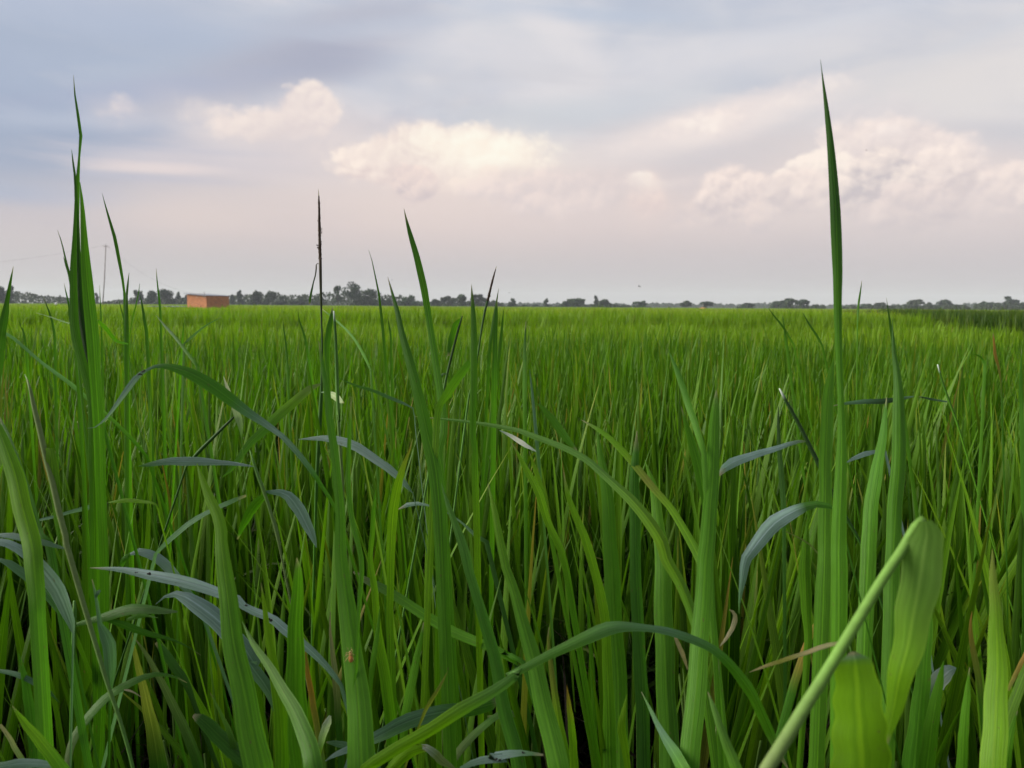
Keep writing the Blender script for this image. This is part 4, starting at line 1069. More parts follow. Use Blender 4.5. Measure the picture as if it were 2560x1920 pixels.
plant('blue_weed', 'long slate blue leaf lying nearly level at the lower left, tip to the left', 'weed',
  leaf((.55,.5), [(0,'r'),(.06,'b'),(.5,'b'),(.75,'b'),(1,'c')], (TD, 600,320,2, 700,325,22, 800,330,36, 900,345,56, 1000,365,70, 1150,395,82, 1300,432,84, 1450,480,72, 1600,540,72), (TF, 20,360,60, 150,425,70, 250,460,76, 380,570,84, 540,700,70, 700,860,50, 800,990,34), roll=.0, keel=.3, spots=[(TD, 1000, 362, 16, .2), (TD, 912, 350, 9, .15), (TD, 1650, 572, 12, .5), (TF, 240, 470, 24, .7)]),
  leaf((.56,.52), 'b>b>c>d', (TD, 1040,565,2, 1090,520,14, 1150,495,34, 1210,500,70, 1290,545,112, 1380,610,134, 1480,690,134, 1560,780,134, 1650,880,120, 1720,1000,110), (TF, 60,800,110, 180,960,100, 260,1100,80, 330,1300,50), roll=.05, keel=.28),
  leaf(.63, 'b>b>c', (TD, 870,228,18, 930,210,50, 1000,225,66, 1070,265,72, 1130,320,72, 1190,400,64, 1250,470,40, 1330,560,24), roll=.1),
  leaf(.62, 'g', (TD, 812,310,30, 830,265,44, 868,232,30), name='leaf', ext=False), group=G_W)
plant('grey_grass', 'grey green blade arching low over the dark corner at the bottom left', 'grass',
  leaf((.55,.5), 'd>r>r>p', (TD, 1250,1088,3, 1180,1052,16, 1090,1032,26, 1000,1040,40, 850,1098,58, 720,1180,62, 600,1300,60, 500,1450,58, 460,1560,50, 450,1659,46)),
  leaf(.5, 's', (TD, 945,1185,3, 900,1155,10, 860,1140,16, 830,1138,8), ext=False, name='dry_shred', label='pale dry shred of leaf'), group=G_W)
plant('grass_shoot', 'two dull olive spears side by side in the dark bottom left', 'grass',
  leaf(.6, 't>t>d', (TD, 885,760,2, 900,880,30, 950,1080,52, 1000,1300,80, 1040,1500,110, 1060,1659,120)),
  leaf(.58, 'p>d', (TD, 900,790,2, 980,900,30, 1080,1080,46, 1180,1280,62, 1280,1500,72, 1330,1659,80)), group=G_R)
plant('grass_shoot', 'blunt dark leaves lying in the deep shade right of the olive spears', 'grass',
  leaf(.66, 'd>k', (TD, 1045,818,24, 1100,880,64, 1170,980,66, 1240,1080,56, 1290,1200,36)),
  leaf(.5, [(0,'p'),(.1,'d'),(1,'d')], (TD, 1292,1308,24, 1330,1320,70, 1400,1380,104, 1500,1480,116, 1600,1570,116, 1680,1640,90), keel=.15),
  leaf(.5, 'r>d', (TD, 1405,1155,2, 1440,1220,16, 1490,1320,24, 1550,1460,44, 1580,1659,54)), group=G_R)
plant('bright_shoot', 'bright yellow green blade slanting into the bottom left corner', 'grass',
  leaf(.42, 'y>y>m', (TD, 80,1240,2, 160,1350,50, 270,1480,76, 380,1620,90, 430,1690,90), roll=.1),
  leaf(.55, 'd', (TD, 120,880,2, 150,990,30, 180,1130,60, 210,1350,74, 250,1659,84)), group=G_R)
plant('teal_weed', 'teal leaves entering at the very bottom of the left edge', 'weed',
  leaf(.45, 'c>b>c', (TD, 420,1668,4, 350,1640,44, 150,1628,66, -40,1660,60), ext=False, roll=.1),
  leaf(.55, 'd>c>c', (TD, 400,1225,4, 320,1140,28, 220,1082,40, 120,1035,40, 0,1010,26, -60,1010,20)),
  leaf(.5, 's>r', (TD, 0,1370,20, 60,1450,30, 120,1560,36, 190,1659,36), name='dry_leaf'), group=G_W)
plant('leaning_grass', 'broad pale green blade leaning in from the left edge at mid height', 'grass',
  leaf((.55,.48), 'm>y>m', (TC, -130,380,10, -40,560,70, 40,740,110, 110,950,140, 170,1200,150, 230,1450,150), (TD, 225,250,130, 250,600,110)),
  leaf((.58,.52), 'g>r>g', (TC, -20,500,20, 60,660,44, 130,850,52, 200,1050,56, 260,1250,60, 320,1450,60), (TD, 330,150,60)), group=G_R)
plant('blue_grass', 'thin straight blue grey leaf slanting across the tallest left shoot', 'grass',
  leaf((.62,.72), 'c>c>r>g', (TA, -40,1570,16, 60,1610,20), (TC, 330,85,24, 440,165,30, 560,255,36, 690,370,34, 850,500,26, 960,610,32, 1070,720,32, 1160,830,24)),
  leaf((.6,.64), 'b>c', (TC, 245,1345,2, 330,1322,24, 430,1300,24, 560,1262,30, 700,1228,44, 760,1215,30), ext=False), group=G_W)
plant('bright_leaf', 'short bright green leaf jutting right from the tallest left shoot', 'grass',
  leaf(.56, 'y', (TC, 850,1190,2, 920,1180,30, 1010,1172,40, 1120,1182,30, 1230,1202,18, 1260,1300,14)), group=G_R)
plant('blue_weed', 'pale blue leaf held level by a thin stem, left of the arching leaf base', 'weed',
  leaf(.6, [(0,'g'),(.15,'c'),(.3,'b'),(1,'b')], (TC, 1085,905,2, 1180,888,40, 1300,868,60, 1450,862,80, 1600,866,74, 1720,872,46, 1850,882,34, 1950,895,20, 2005,905,8), ext=False, roll=.1, keel=.3),
  stem(.6, 'r>p', (TE, 78,775,8, 100,850,22, 150,1000,28, 190,1100,30, 240,1260,26, 290,1420,36, 322,1590,16)),
  leaf(.6, 'b>b>b>c', (TE, 605,1545,4, 590,1500,36, 545,1400,84, 490,1290,104, 425,1185,108, 350,1118,72, 260,1106,44, 185,1105,10), ext=False, roll=.1, keel=.35),
  leaf((.62,.6), 'g>m', (TE, -20,1480,8, 40,1340,70, 110,1220,90, 190,1140,50, 225,1120,20), ext=False), group=G_W)
plant('weed_stem', 'thin dark stem slanting up to a whitish leaf tip under the arching leaf', 'weed',
  stem(.66, 'k>d', (TC, 1858,505,14, 1780,580,22, 1700,660,24, 1560,800,30, 1470,910,16)),
  leaf(.66, 'w>r', (TC, 1765,190,3, 1795,280,28, 1845,410,50, 1885,520,66, 1905,620,30, 1908,680,8), roll=.2), group=G_W)
plant('blue_grass', 'narrow blue leaf seen edge on, rising to the right over the lower left plants', 'grass',
  leaf((.6,.56), 'd>b>b>c', (TC, 1945,1135,20, 1860,1168,36, 1760,1210,42, 1650,1262,34, 1560,1312,44, 1450,1390,44, 1320,1505,40, 1230,1595,28), ext=True, roll=.6), group=G_W)
plant('big_blade', 'widest bright green blade of the lower left, standing upright', 'grass',
  leaf((.5,.42), 'y>m>m', (TC, 1555,880,4, 1590,980,40, 1655,1150,84, 1715,1290,96, 1745,1420,106), (TD, 1480,150,90, 1510,400,124, 1560,800,156, 1640,1200,176, 1730,1659,214), roll=.15, keel=.22, seg=34), group=G_R)
plant('big_blade', 'broad green blade with a thin neighbour crossing it, left of the blade with the insect', 'grass',
  leaf(.46, 'm>m', (TF, 448,-20,4, 462,60,56, 458,200,92, 442,500,132, 440,900,170, 455,1300,186, 485,1640,196), roll=.1, keel=.2),
  leaf(.47, 'y>m', (TF, 165,180,3, 190,350,36, 215,550,56, 265,850,84, 305,1100,112, 330,1400,124, 330,1640,126), roll=-.2),
  leaf((.46,.40), 'r>r>g', (TF, 15,480,4, 90,640,44, 200,800,66, 330,1020,94, 430,1200,120, 520,1400,146, 580,1640,170), roll=-.25, keel=.35), group=G_R)
plant('dry_grass', 'narrow orange yellow dying blade with a curled bright leaf at its foot', 'grass',
  leaf(.52, 't>o>t>r', (TF, 505,610,5, 528,850,40, 570,1100,54, 620,1400,54, 655,1640,54)),
  leaf(.5, 'w>y', (TF, 712,1230,18, 690,1290,70, 655,1390,64, 625,1520,40), roll=.2),
  leaf(.6, 's>d', (TF, 715,400,4, 712,560,22, 735,760,44, 760,1000,60, 780,1300,60)), group=G_R)
# --- centre
plant('cogon_grass', 'tall black seed head on a dark stalk with a broad leaf bent to the left', 'grass',
  spike(.78, (TB, 495,124,7, 497,180,12, 499,300,16, 502,430,17, 504,520,18)),
  leaf(.78, 's', (TB, 492,82,1, 494,105,4, 495,126,6), ext=False, name='awn'),
  stem(.78, 'n>k>d>d>g', (TB, 504,515,19, 506,620,19, 509,760,15, 512,900,11, 516,1050,11, 514,1200,14), (TE, 645,250,20, 636,450,32, 622,700,34, 606,1000,28, 596,1300,22, 590,1530,20)),
  leaf(.78, 'g>k>n', (TB, 437,806,8, 438,780,18, 448,730,15, 460,675,9, 474,620,9, 479,580,10, 479,560,8, 486,549,5, 495,552,5), ext=False, name='dry_leaf', label='withered leaf hanging down under the seed head', seg=26),
  leaf((.66,.78), 'm>m>m>y>p', (TC, 1755,992,4, 1850,900,50), (TE, 60,740,64, 200,605,84, 330,475,86, 450,372,80, 560,285,60, 640,250,12), ext=False, roll=.25, keel=.22),
  leaf((.78,.74), 'w>w>b', (TE, 820,402,8, 790,385,54, 750,350,64, 712,330,40, 660,318,14, 640,318,6), ext=False, roll=.1), group=G_W)
plant('grass_shoot', 'green stem with one folded leaf right of the black seed head stalk', 'grass',
  leaf(.74, 'd>m', (TB, 582,826,4, 574,880,26, 562,950,40, 550,1040,44, 546,1130,36, 552,1250,24)),
  stem(.74, [(0,'w'),(.02,'w'),(.04,'d'),(.4,'r'),(1,'p')], (TB, 589,848,9, 593,900,14, 600,1000,18, 607,1200,22, 614,1400,22, 622,1560,22), (TE, 775,500,28, 790,750,24, 806,950,24, 816,1150,20)),
  leaf((.95,.8), 'g>m', (TB, 515,835,4, 600,905,11, 700,1000,17, 770,1110,20, 822,1220,16)), group=G_W)
plant('big_blade', 'widest upright blade left of centre, with a brown insect on it', 'grass',
  leaf((.5,.41), 'g>m>m>m', (TB, 495,1040,2, 512,1150,22, 540,1320,40, 565,1480,60), (TE, 705,480,62, 738,720,72, 768,1000,74, 795,1300,88), (TF, 800,0,110, 845,400,160, 895,760,176, 930,1100,210, 965,1660,256), roll=.05, keel=.2, seg=40),
  leaf((.47,.415), 'm>m', (TE, 880,350,2, 868,600,30, 862,800,40, 855,1000,44, 880,1300,50), (TF, 960,0,44, 945,300,40, 930,600,26, 915,900,30, 895,1300,44, 880,1660,50), roll=.4), group=G_R)
plant('grass_shoot', 'upright blade yellowing to an orange tip right of the insect blade', 'grass',
  leaf(.56, [(0,'o'),(.05,'t'),(.16,'y'),(1,'m')], (TE, 1365,685,2, 1335,790,18, 1292,900,46, 1250,1050,76, 1212,1250,84, 1195,1500,84), (TF, 1188,150,66, 1184,400,62, 1190,700,70, 1205,1200,84)),
  leaf(.55, 'g>y>m', (TE, 1075,1080,3, 1055,1250,36, 1045,1450,44), (TF, 1030,0,44, 1058,200,60, 1085,500,64, 1105,700,90, 1160,1000,100, 1200,1400,100)),
  leaf(.52, 'm>m', (TF, 1105,370,3, 1095,500,30, 1075,650,44, 1050,800,54, 1030,1000,40, 1020,1200,30)),
  leaf(.54, 'm>m', (TF, 1450,490,3, 1430,620,40, 1390,800,66, 1350,1000,80, 1310,1200,84, 1280,1500,60)),
  leaf(.5, 't', (TF, 1640,880,3, 1590,980,26, 1530,1080,34, 1470,1180,34, 1420,1300,20)), group=G_R)
plant('grass_shoot', 'large dark blade in the middle curving to a point well above the trees', 'grass',
  leaf((.68,.62), 'd>m>m>m', (TB, 1030,203,1, 1045,270,14, 1072,370,33, 1103,480,43, 1132,600,49, 1160,720,51, 1181,850,45, 1202,1000,44, 1226,1150,50, 1246,1280,52, 1266,1420,54, 1280,1600,56), (TE, 1570,800,80, 1590,1100,80), roll=.1, keel=.2, seg=34), group=G_R)
plant('grass_shoot', 'shorter blade left of the large middle blade, leaning the same way', 'grass',
  leaf((.62,.56), 'd>m>m', (TB, 928,633,1, 945,695,13, 970,785,24, 993,870,36, 1018,990,46, 1055,1130,62, 1098,1280,70, 1140,1450,84, 1180,1640,96), (TE, 1540,900,130, 1570,1200,130, 1590,1500,120), roll=.12, keel=.25, seg=32),
  leaf(.9, 'd>m', (TB, 808,464,1, 829,530,5, 854,650,10, 874,750,15, 887,870,19, 899,980,21, 914,1150,20, 930,1300,18)), group=G_R)
plant('grass_shoot', 'straight upright blade on the right of the large middle blade', 'grass',
  leaf(.56, 'd>m>m>y', (TB, 1455,680,1, 1458,740,16, 1464,850,32, 1470,1000,46, 1470,1150,50, 1466,1400,50, 1465,1640,42), (TE, 1850,700,50, 1860,1000,60, 1870,1400,60), roll=.1),
  leaf((.6,.58), 'm>y', (TB, 1445,1165,40, 1400,1230,60, 1340,1310,64, 1290,1390,60, 1262,1430,44), (TE, 1560,500,60, 1540,800,60), roll=.2), group=G_R)
plant('cogon_grass', 'smaller leaning seed head on a thin stalk right of centre', 'grass',
  spike(.95, (TB, 1607,585,6, 1597,620,10, 1580,685,14, 1565,750,16, 1556,785,15)),
  leaf(.95, 's', (TB, 1612,566,1, 1609,578,4, 1606,590,5), ext=False, name='awn'),
  stem(.95, 'k>d>r', (TB, 1556,780,13, 1545,820,15, 1520,950,12, 1500,1090,10, 1475,1250,10, 1440,1380,12, 1410,1600,14)), group=G_W)
plant('grass_shoot', 'dark stalk with a folded leaf leaning right behind the middle blades', 'grass',
  stem(.8, 'k>k>r', (TB, 1397,880,7, 1376,950,14, 1342,1080,15, 1312,1200,16, 1280,1345,16, 1262,1450,14)),
  leaf(.8, 'd>m', (TB, 1310,1130,14, 1320,1060,36, 1338,990,42, 1358,930,38, 1378,905,20, 1390,895,6), ext=False),
  leaf(.79, 'd', (TB, 1255,1285,8, 1265,1255,24, 1283,1243,16, 1300,1245,5), ext=False), group=G_W)
plant('grass_shoot', 'close bunch of three dark pointed blades below the smaller seed head', 'grass',
  leaf(.85, 'd>m', (TB, 1626,705,1, 1611,800,14, 1591,930,24, 1571,1080,26, 1560,1250,22)),
  leaf(.84, 'd>m', (TB, 1618,770,1, 1612,850,20, 1605,1000,30, 1600,1200,38, 1596,1450,38)),
  leaf(.87, 'd>m', (TB, 1657,840,1, 1650,920,14, 1640,1030,24, 1622,1180,28)), group=G_R)
plant('grass_shoot', 'lone pointed blade standing right of the bunch of three', 'grass',
  leaf(.9, 'd>m', (TB, 1797,915,1, 1793,1000,16, 1788,1120,24, 1788,1300,32, 1790,1500,30)), group=G_R)
for lb, prs in (('pair of needle blades left of the black stalk, tips below the trees', ((.365,.830,.370,.900,.395,.970,.415,1.050,.440,1.200),(.268,.890,.275,.960,.288,1.050,.295,1.150,.300,1.250))),
                ('thin blade in front of the bushy trees left of the middle', ((.930,.890,.935,.930,.945,.980,.950,1.050,.952,1.150),))):
    plant('grass_shoot', lb, 'grass', *[leaf(1.2, 'd>m', (TB, *sum(([q[i]*1000, q[i+1]*1000, w] for i, w in zip(range(0, 10, 2), (1, 8, 14, 18, 18))), []))) for q in prs], group=G_R)
plant('blue_weed', 'blue leaf arching right behind the insect blade, tip to the left', 'weed',
  leaf((.72,.68), 'b>b>b>c', (TE, 460,690,3, 600,682,40, 720,685,66, 850,715,80, 950,765,80, 1050,832,72, 1150,902,72, 1250,985,60, 1310,1050,50, 1365,1115,8), roll=.1, keel=.3),
  leaf((.75,.7), 'b>c>d', (TE, 1252,1242,8, 1300,1212,40, 1400,1196,32, 1500,1216,14, 1650,1276,9, 1780,1370,20, 1850,1440,40, 1950,1500,44)),
  leaf(.76, 'g>g>c>b', (TE, 785,208,3, 900,260,22, 1050,305,28, 1180,360,32, 1280,402,26, 1365,442,8, 1385,600,8)), group=G_W)
plant('arching_grass', 'long thin leaf sweeping from the centre down to the right in a wide arc', 'grass',
  leaf((.62,.5), 'g>r>r>y>m', (TE, 1380,510,3, 1600,530,20, 1800,552,26, 2000,580,36, 2200,620,42), (TG, 400,658,50, 550,712,52, 700,772,56, 850,855,60, 960,950,62, 1080,1060,74, 1200,1175,92, 1330,1330,104, 1440,1500,112), (TH, 1480,0,104, 1570,160,96, 1650,350,90, 1720,560,80), roll=.2, keel=.3, seg=44), group=G_R)
plant('arching_grass', 'grey green leaf bowing over the bottom centre in front of all others', 'grass',
  leaf((.43,.40), [(0,'g'),(.12,'m'),(.22,'g'),(.34,'c'),(.5,'r'),(.62,'r'),(.74,'r'),(.84,'y'),(1,'y')], (TJ, 420,1659,10, 360,1560,44, 300,1420,70, 210,1220,72), (TH, 2120,1010,104, 2030,890,90, 1940,790,84, 1830,700,74, 1680,630,76, 1480,562,66, 1300,535,60, 1130,525,90, 1000,545,124, 850,612,116, 700,682,92, 550,752,80, 380,842,72, 200,932,64), (TF, 2212,885,76, 2000,1040,96, 1750,1185,118, 1500,1345,108, 1250,1480,104, 1000,1640,110), roll=.15, keel=.3, seg=56), group=G_R)
plant('long_blade', 'straight green blade slanting down to the right behind the bowed leaf', 'grass',
  leaf((.6,.54), 'k>m>m>g', (TF, 900,90,20, 1000,160,64, 1080,195,74, 1250,295,84, 1450,425,92, 1650,552,92, 1850,635,86, 2000,700,76, 2212,815,56), (TH, 180,728,54, 340,806,48), ext=True, roll=.3, keel=.35), group=G_R)
plant('blue_weed', 'broad teal leaf lying level under the bowed leaf at the bottom', 'weed',
  leaf((.55,.5), 'g>g>c>c>b', (TH, 170,1105,20), (TF, 2060,1110,96, 1950,1150,116, 1800,1180,120, 1640,1195,122, 1500,1220,130, 1400,1250,136, 1250,1310,130, 1080,1400,100, 900,1480,60), ext=True, roll=.1, keel=.25),
  leaf(.5, 'b>b>c', (TF, 672,1590,3, 740,1545,36, 830,1505,56, 930,1470,60, 1020,1450,40)),
  leaf(.52, 'c', (TF, 680,1440,10, 750,1450,50, 840,1465,60, 940,1480,40)), group=G_W)
plant('grey_grass', 'torn pale grey leaf with a hooked tip at the bottom edge', 'grass',
  leaf(.46, 'w>p>p', (TF, 1400,1468,10, 1470,1480,50, 1540,1530,76, 1600,1590,70, 1660,1625,40, 1700,1650,20)),
  leaf(.46, 'y', (TF, 1470,1490,50, 1400,1500,76, 1330,1530,96, 1250,1590,100, 1190,1660,90)),
  leaf((.58,.54), 'p>r>p', (TH, 60,1240,20), (TF, 2190,1222,46, 2100,1205,50, 2020,1232,54, 1900,1330,62, 1760,1470,72, 1660,1620,66)),
  leaf(.44, 'g>b>b>c', (TH, 500,1540,16, 400,1528,34, 300,1522,54, 180,1540,72, 60,1565,78), (TF, 2120,1560,72, 1950,1575,66, 1820,1610,50, 1740,1650,30), ext=False, spots=[(TH, 140, 1577, 20, .5), (TH, 340, 1520, 14, .2)]), group=G_W)
# --- right of the centre
plant('big_blade', 'dark green paired blades rising steeply right of the insect blade', 'grass',
  leaf((.56,.5), 'r>g>g', (TE, 1590,1035,3, 1640,1200,40, 1698,1350,60, 1755,1500,84, 1795,1630,92), (TF, 1810,80,84, 1860,250,84, 1955,550,104, 2020,800,110, 2095,1200,124, 2190,1560,134), roll=.3),
  leaf((.5,.43), 'y>m>m', (TE, 1960,1040,3, 2008,1250,50, 2058,1500,72, 2088,1630,78), (TH, 205,60,78, 255,200,84, 320,420,104, 400,700,140, 470,1000,160, 540,1300,176, 625,1650,196), roll=.1, keel=.22, seg=34), group=G_R)
plant('grass_shoot', 'two bright blades leaning right that meet in a narrow V at the centre', 'grass',
  leaf(.58, 'y>y>m', (TG, 250,715,3, 330,860,40, 420,1020,62, 480,1150,72, 540,1350,62, 612,1500,62, 662,1640,64), (TH, 720,300,60)),
  leaf(.585, 'y>m', (TG, 388,785,3, 440,940,42, 485,1090,52, 520,1250,40)), group=G_R)
plant('grass_shoot', 'bright blade with a curved tip pointing up left, right of the narrow V', 'grass',
  leaf(.52, 'y>y>m', (TG, 660,945,3, 690,1120,42, 750,1280,62, 820,1440,74, 880,1640,82), (TH, 910,100,76, 950,250,82, 985,450,84, 1000,700,84, 1012,1000,94, 1022,1400,124), roll=.15), group=G_R)
plant('big_blade', 'tall straight wide blade standing in the middle of the right half', 'grass',
  leaf((.62,.56), 'm>m', (TG, 928,600,3, 948,800,54, 984,1000,94, 1010,1200,114, 1030,1500,126), (TH, 1042,100,144, 1062,500,152, 1090,1000,164, 1102,1650,176), roll=.1, keel=.18), group=G_R)
plant('big_blade', 'wide dull blades side by side right of the tall straight blade', 'grass',
  leaf((.62,.56), 'm>g', (TG, 1300,850,3, 1375,1100,80, 1410,1400,112), (TH, 1440,0,146, 1452,500,172, 1470,1000,172, 1500,1650,182), roll=-.1),
  leaf((.6,.55), 'g>d', (TG, 1240,620,3, 1230,800,60, 1220,1000,90, 1225,1300,100), (TH, 1230,0,100, 1250,500,110, 1280,1000,120, 1300,1600,120), roll=.4), group=G_R)
plant('grass_shoot', 'low yellow spears with dry tips along the bottom centre', 'grass',
  leaf(.52, 't>t>y>m', (TH, 545,530,4, 540,650,26, 562,850,44, 602,1150,66, 640,1400,84, 682,1650,104)),
  leaf(.46, 'o>y>y', (TH, 685,990,3, 704,1150,42, 728,1350,64, 745,1650,76)),
  leaf(.62, 'm', (TH, 840,180,3, 855,400,26, 870,650,32, 890,900,42, 902,1200,44, 922,1650,44)), group=G_R)
plant('grass_shoot', 'short notched bright leaf and a bluish spear at the bottom right of centre', 'grass',
  leaf(.48, 'y', (TH, 1160,1060,3, 1135,1200,44, 1118,1330,76, 1148,1500,62, 1168,1650,56)),
  leaf((.48,.42), 'r>c>m', (TH, 1275,1040,3, 1345,1180,28, 1428,1350,54, 1525,1510,94, 1610,1650,116)), group=G_R)
plant('big_blade', 'strong upright blade at the right of centre with a leaning neighbour', 'grass',
  leaf((.52,.43), 'm>m>m', (TG, 1866,300,3, 1862,420,64, 1852,600,98, 1842,900,116, 1820,1200,128, 1802,1500,140), (TH, 1782,0,146, 1757,400,158, 1727,800,170, 1692,1200,178, 1650,1650,182), roll=.1, keel=.2, seg=38),
  leaf((.56,.5), 'g>m', (TG, 1490,-10,2, 1570,180,50, 1640,400,60, 1710,600,60, 1770,800,50), roll=.3),
  leaf(.54, 'm', (TG, 1590,430,3, 1640,610,54, 1700,810,84, 1745,1000,90, 1775,1200,50, 1790,1400,40), roll=.2),
  leaf((.42,.40), 'r>m', (TH, 1800,1040,3, 1850,1180,54, 1910,1350,76, 1975,1520,96, 2030,1660,110)), group=G_R)
plant('dry_grass', 'withered papery straw curling beside the strong upright blade', 'grass',
  leaf(.52, 's', (TH, 1895,682,3, 1930,640,24, 1985,555,38, 2016,470,44, 2005,415,28, 1970,392,8), ext=False, name='curl'),
  leaf(.53, 's', (TH, 1642,865,12, 1600,740,42, 1560,650,34, 1540,595,24), ext=False, name='strip'),
  stem(.52, 'p', (TH, 1825,500,5, 1850,600,6, 1875,720,7, 1888,900,8, 1870,1250,10)), group=G_R)
plant('grass_shoot', 'leaf bent like a hook with a pale knob, right of the centre', 'grass',
  leaf(.72, 'm', (TG, 765,775,10, 690,690,66, 610,580,72, 530,480,56, 470,420,22, 445,404,6), ext=False),
  leaf(.72, 'c>c>r', (TG, 392,138,3, 408,280,20, 425,450,28, 440,620,30, 458,800,32, 474,950,30, 482,1060,24)),
  leaf((.74,.72), 'b>w>b', (TG, 155,620,5, 215,648,24, 290,692,42, 345,728,44, 385,752,30, 452,790,8), ext=False), group=G_W)
plant('arching_grass', 'yellowing leaf with an orange streak slanting down through the centre right', 'grass',
  leaf((.62,.54), [(0,'m'),(.25,'y'),(.4,'t'),(.55,'y'),(1,'m')], (TG, 800,535,3, 900,592,30, 1000,655,44, 1100,752,58, 1200,865,62, 1300,985,64, 1400,1108,64, 1500,1225,64, 1600,1380,70, 1700,1560,84), (TH, 1760,60,80, 1820,300,70), roll=.25), group=G_R)
plant('blue_weed', 'slate blue leaf pointing left on a dark slanting stem, right of centre', 'weed',
  leaf((.6,.62), 'c>b>b>b>p', (TG, 1885,975,20), (TI, 40,835,70, 100,800,82, 200,762,64, 330,722,50, 440,690,40, 560,652,30, 640,648,8), ext=False, roll=.4),
  stem(.62, [(0,'w'),(.02,'p'),(.06,'k'),(.5,'k'),(1,'d')], (TI, 432,265,9, 470,340,24, 560,500,27, 650,680,31, 740,860,35, 825,1040,28, 920,1210,26, 980,1310,25, 1025,1400,20)), group=G_W)
plant('blue_weed', 'curved slate blue leaf drooping left, in front of the tallest right blade', 'weed',
  leaf((.5,.48), [(0,'r'),(.12,'c'),(.3,'b'),(.72,'b'),(.8,'d'),(1,'g')], (TJ, 118,705,3, 122,610,18, 145,460,56), (TI, 190,1510,84, 250,1420,104, 320,1330,122, 400,1245,130, 500,1178,112, 600,1132,80, 680,1112,54, 750,1106,60, 820,1134,30, 860,1150,14), ext=True, roll=.15, keel=.3), group=G_W)
plant('blue_weed', 'dark level leaf crossing behind the tallest right blade', 'weed',
  leaf(.8, 'd>c>k>c', (TI, 822,392,3, 920,372,24, 1050,360,38, 1200,357,46, 1330,336,30, 1410,323,9), ext=False, roll=.4),
  leaf(.8, 'k>c', (TI, 1448,324,7, 1540,344,20, 1655,362,10), ext=False, roll=.5),
  stem(.9, [(0,'w'),(.03,'d'),(1,'m')], (TI, 1583,90,8, 1610,190,13, 1660,340,19, 1720,500,17, 1765,650,12)),
  leaf(.7, 'b', (TI, 918,806,5, 980,772,34, 1060,741,42, 1145,724,26, 1200,720,20), ext=True), group=G_W)
plant('tall_grass', 'tallest blade at the right, a dark spear standing high against the clouds', 'grass',
  leaf((.48,.45), 'd>d>m>m>m', (TK, 1333,258,1, 1340,320,5, 1350,400,14, 1362,500,24, 1374,600,31, 1384,700,38, 1392,800,44, 1398,900,49, 1401,1000,51, 1404,1100,49, 1407,1200,44, 1408,1313,38), (TI, 868,30,52, 874,200,52, 880,400,50, 884,600,66, 882,800,86, 878,1000,100, 870,1200,112, 862,1500,128), (TJ, 735,400,110, 735,900,110), roll=.1, keel=.3, seg=50),
  leaf((.55,.5), 'm', (TI, 828,40,4, 806,180,60, 790,330,88, 780,500,100, 770,800,100, 765,1100,100, 760,1500,110), (TJ, 640,600,110), roll=.3), group=G_W)
plant('big_blade', 'tall blade with a rounded shoulder right of the tallest right blade', 'grass',
  leaf((.55,.5), 'd>m>m', (TW, 1928,690,1), (TI, 1262,-10,26, 1284,130,52, 1300,350,84, 1306,600,104, 1294,900,114, 1272,1200,116, 1258,1500,116), (TJ, 1060,700,110), roll=.1),
  leaf((.6,.54), 'g>m', (TI, 1212,330,4, 1192,550,54, 1160,750,76, 1122,950,104, 1092,1200,114, 1080,1500,124), roll=-.2), group=G_R)
plant('grass_shoot', 'small dark curved blade in front of the trees right of the tallest right blade', 'grass',
  leaf(1.0, 'd>m', (TL, 949,128,1, 940,200,12, 930,265,18, 920,340,18, 915,450,14, 913,620,12)), group=G_R)
plant('grass_shoot', 'thin blurred blade right of the small dark curved blade', 'grass',
  leaf(.85, 'd>m', (TL, 1140,265,1, 1153,350,8, 1168,450,18, 1190,580,32), (TI, 1285,80,30)), group=G_R)
plant('grass_shoot', 'crossing thin blades left of the tallest right blade', 'grass',
  leaf(1.0, 'd>m', (TL, 220,342,2, 262,400,12, 320,470,18, 372,550,18, 418,630,16)),
  leaf(1.0, 'd>m', (TL, 333,395,1, 345,500,15, 361,610,26)),
  leaf(1.0, 'd>m', (TL, 488,378,2, 540,470,16, 600,560,20, 642,640,18)), group=G_R)
plant('dry_grass', 'rust orange withered tip standing over the field at the far right', 'grass',
  leaf(.8, 'o>o>t>g', (TL, 1970,533,2, 1978,600,18), (TI, 2003,20,24, 2030,120,18, 2044,220,10, 2050,350,12)),
  leaf(.85, 'g>m', (TI, 1830,15,3, 1880,25,10, 1920,70,22, 1924,160,24, 1918,300,24)),
  leaf(.8, 'g', (TI, 2195,-20,2, 2190,200,26, 2195,500,30)), group=G_R)
# --- bottom right, nearest to the lens
plant('bent_reed', 'thick pale stem snapped at the top with its broad leaf folded back down, bottom right', 'reed',
  stem((.27,.25), [(0,'h'),(.6,'h'),(1,'p')], (TJ, 1258,118,50, 1225,150,60, 1190,200,58, 1120,320,58, 1000,500,60, 880,700,64, 760,900,68, 640,1100,72, 520,1290,76, 400,1490,82, 290,1665,86), sides=14, label='thick pale green stem'),
  leaf((.28,.262), [(0,'y'),(.3,'y'),(.75,'h'),(1,'h')], (TJ, 1030,1525,10, 1042,1440,44, 1072,1300,90, 1112,1100,138, 1162,900,172, 1200,700,204, 1236,500,224, 1262,330,222, 1280,210,170, 1268,130,70), ext=False, roll=.1, keel=.15, seg=34, label='broad folded leaf, blue green at the fold'), group=G_W)
plant('bent_reed', 'very near blunt bright green leaf cut by the bottom edge', 'reed',
  leaf(.27, [(0,'w'),(.05,'r'),(.12,'y'),(1,'y')], (TJ, 822,940,30, 828,975,120, 836,1010,210, 846,1120,250, 858,1300,290, 870,1500,322, 880,1680,344), roll=.05, keel=.12, seg=24), group=G_W)
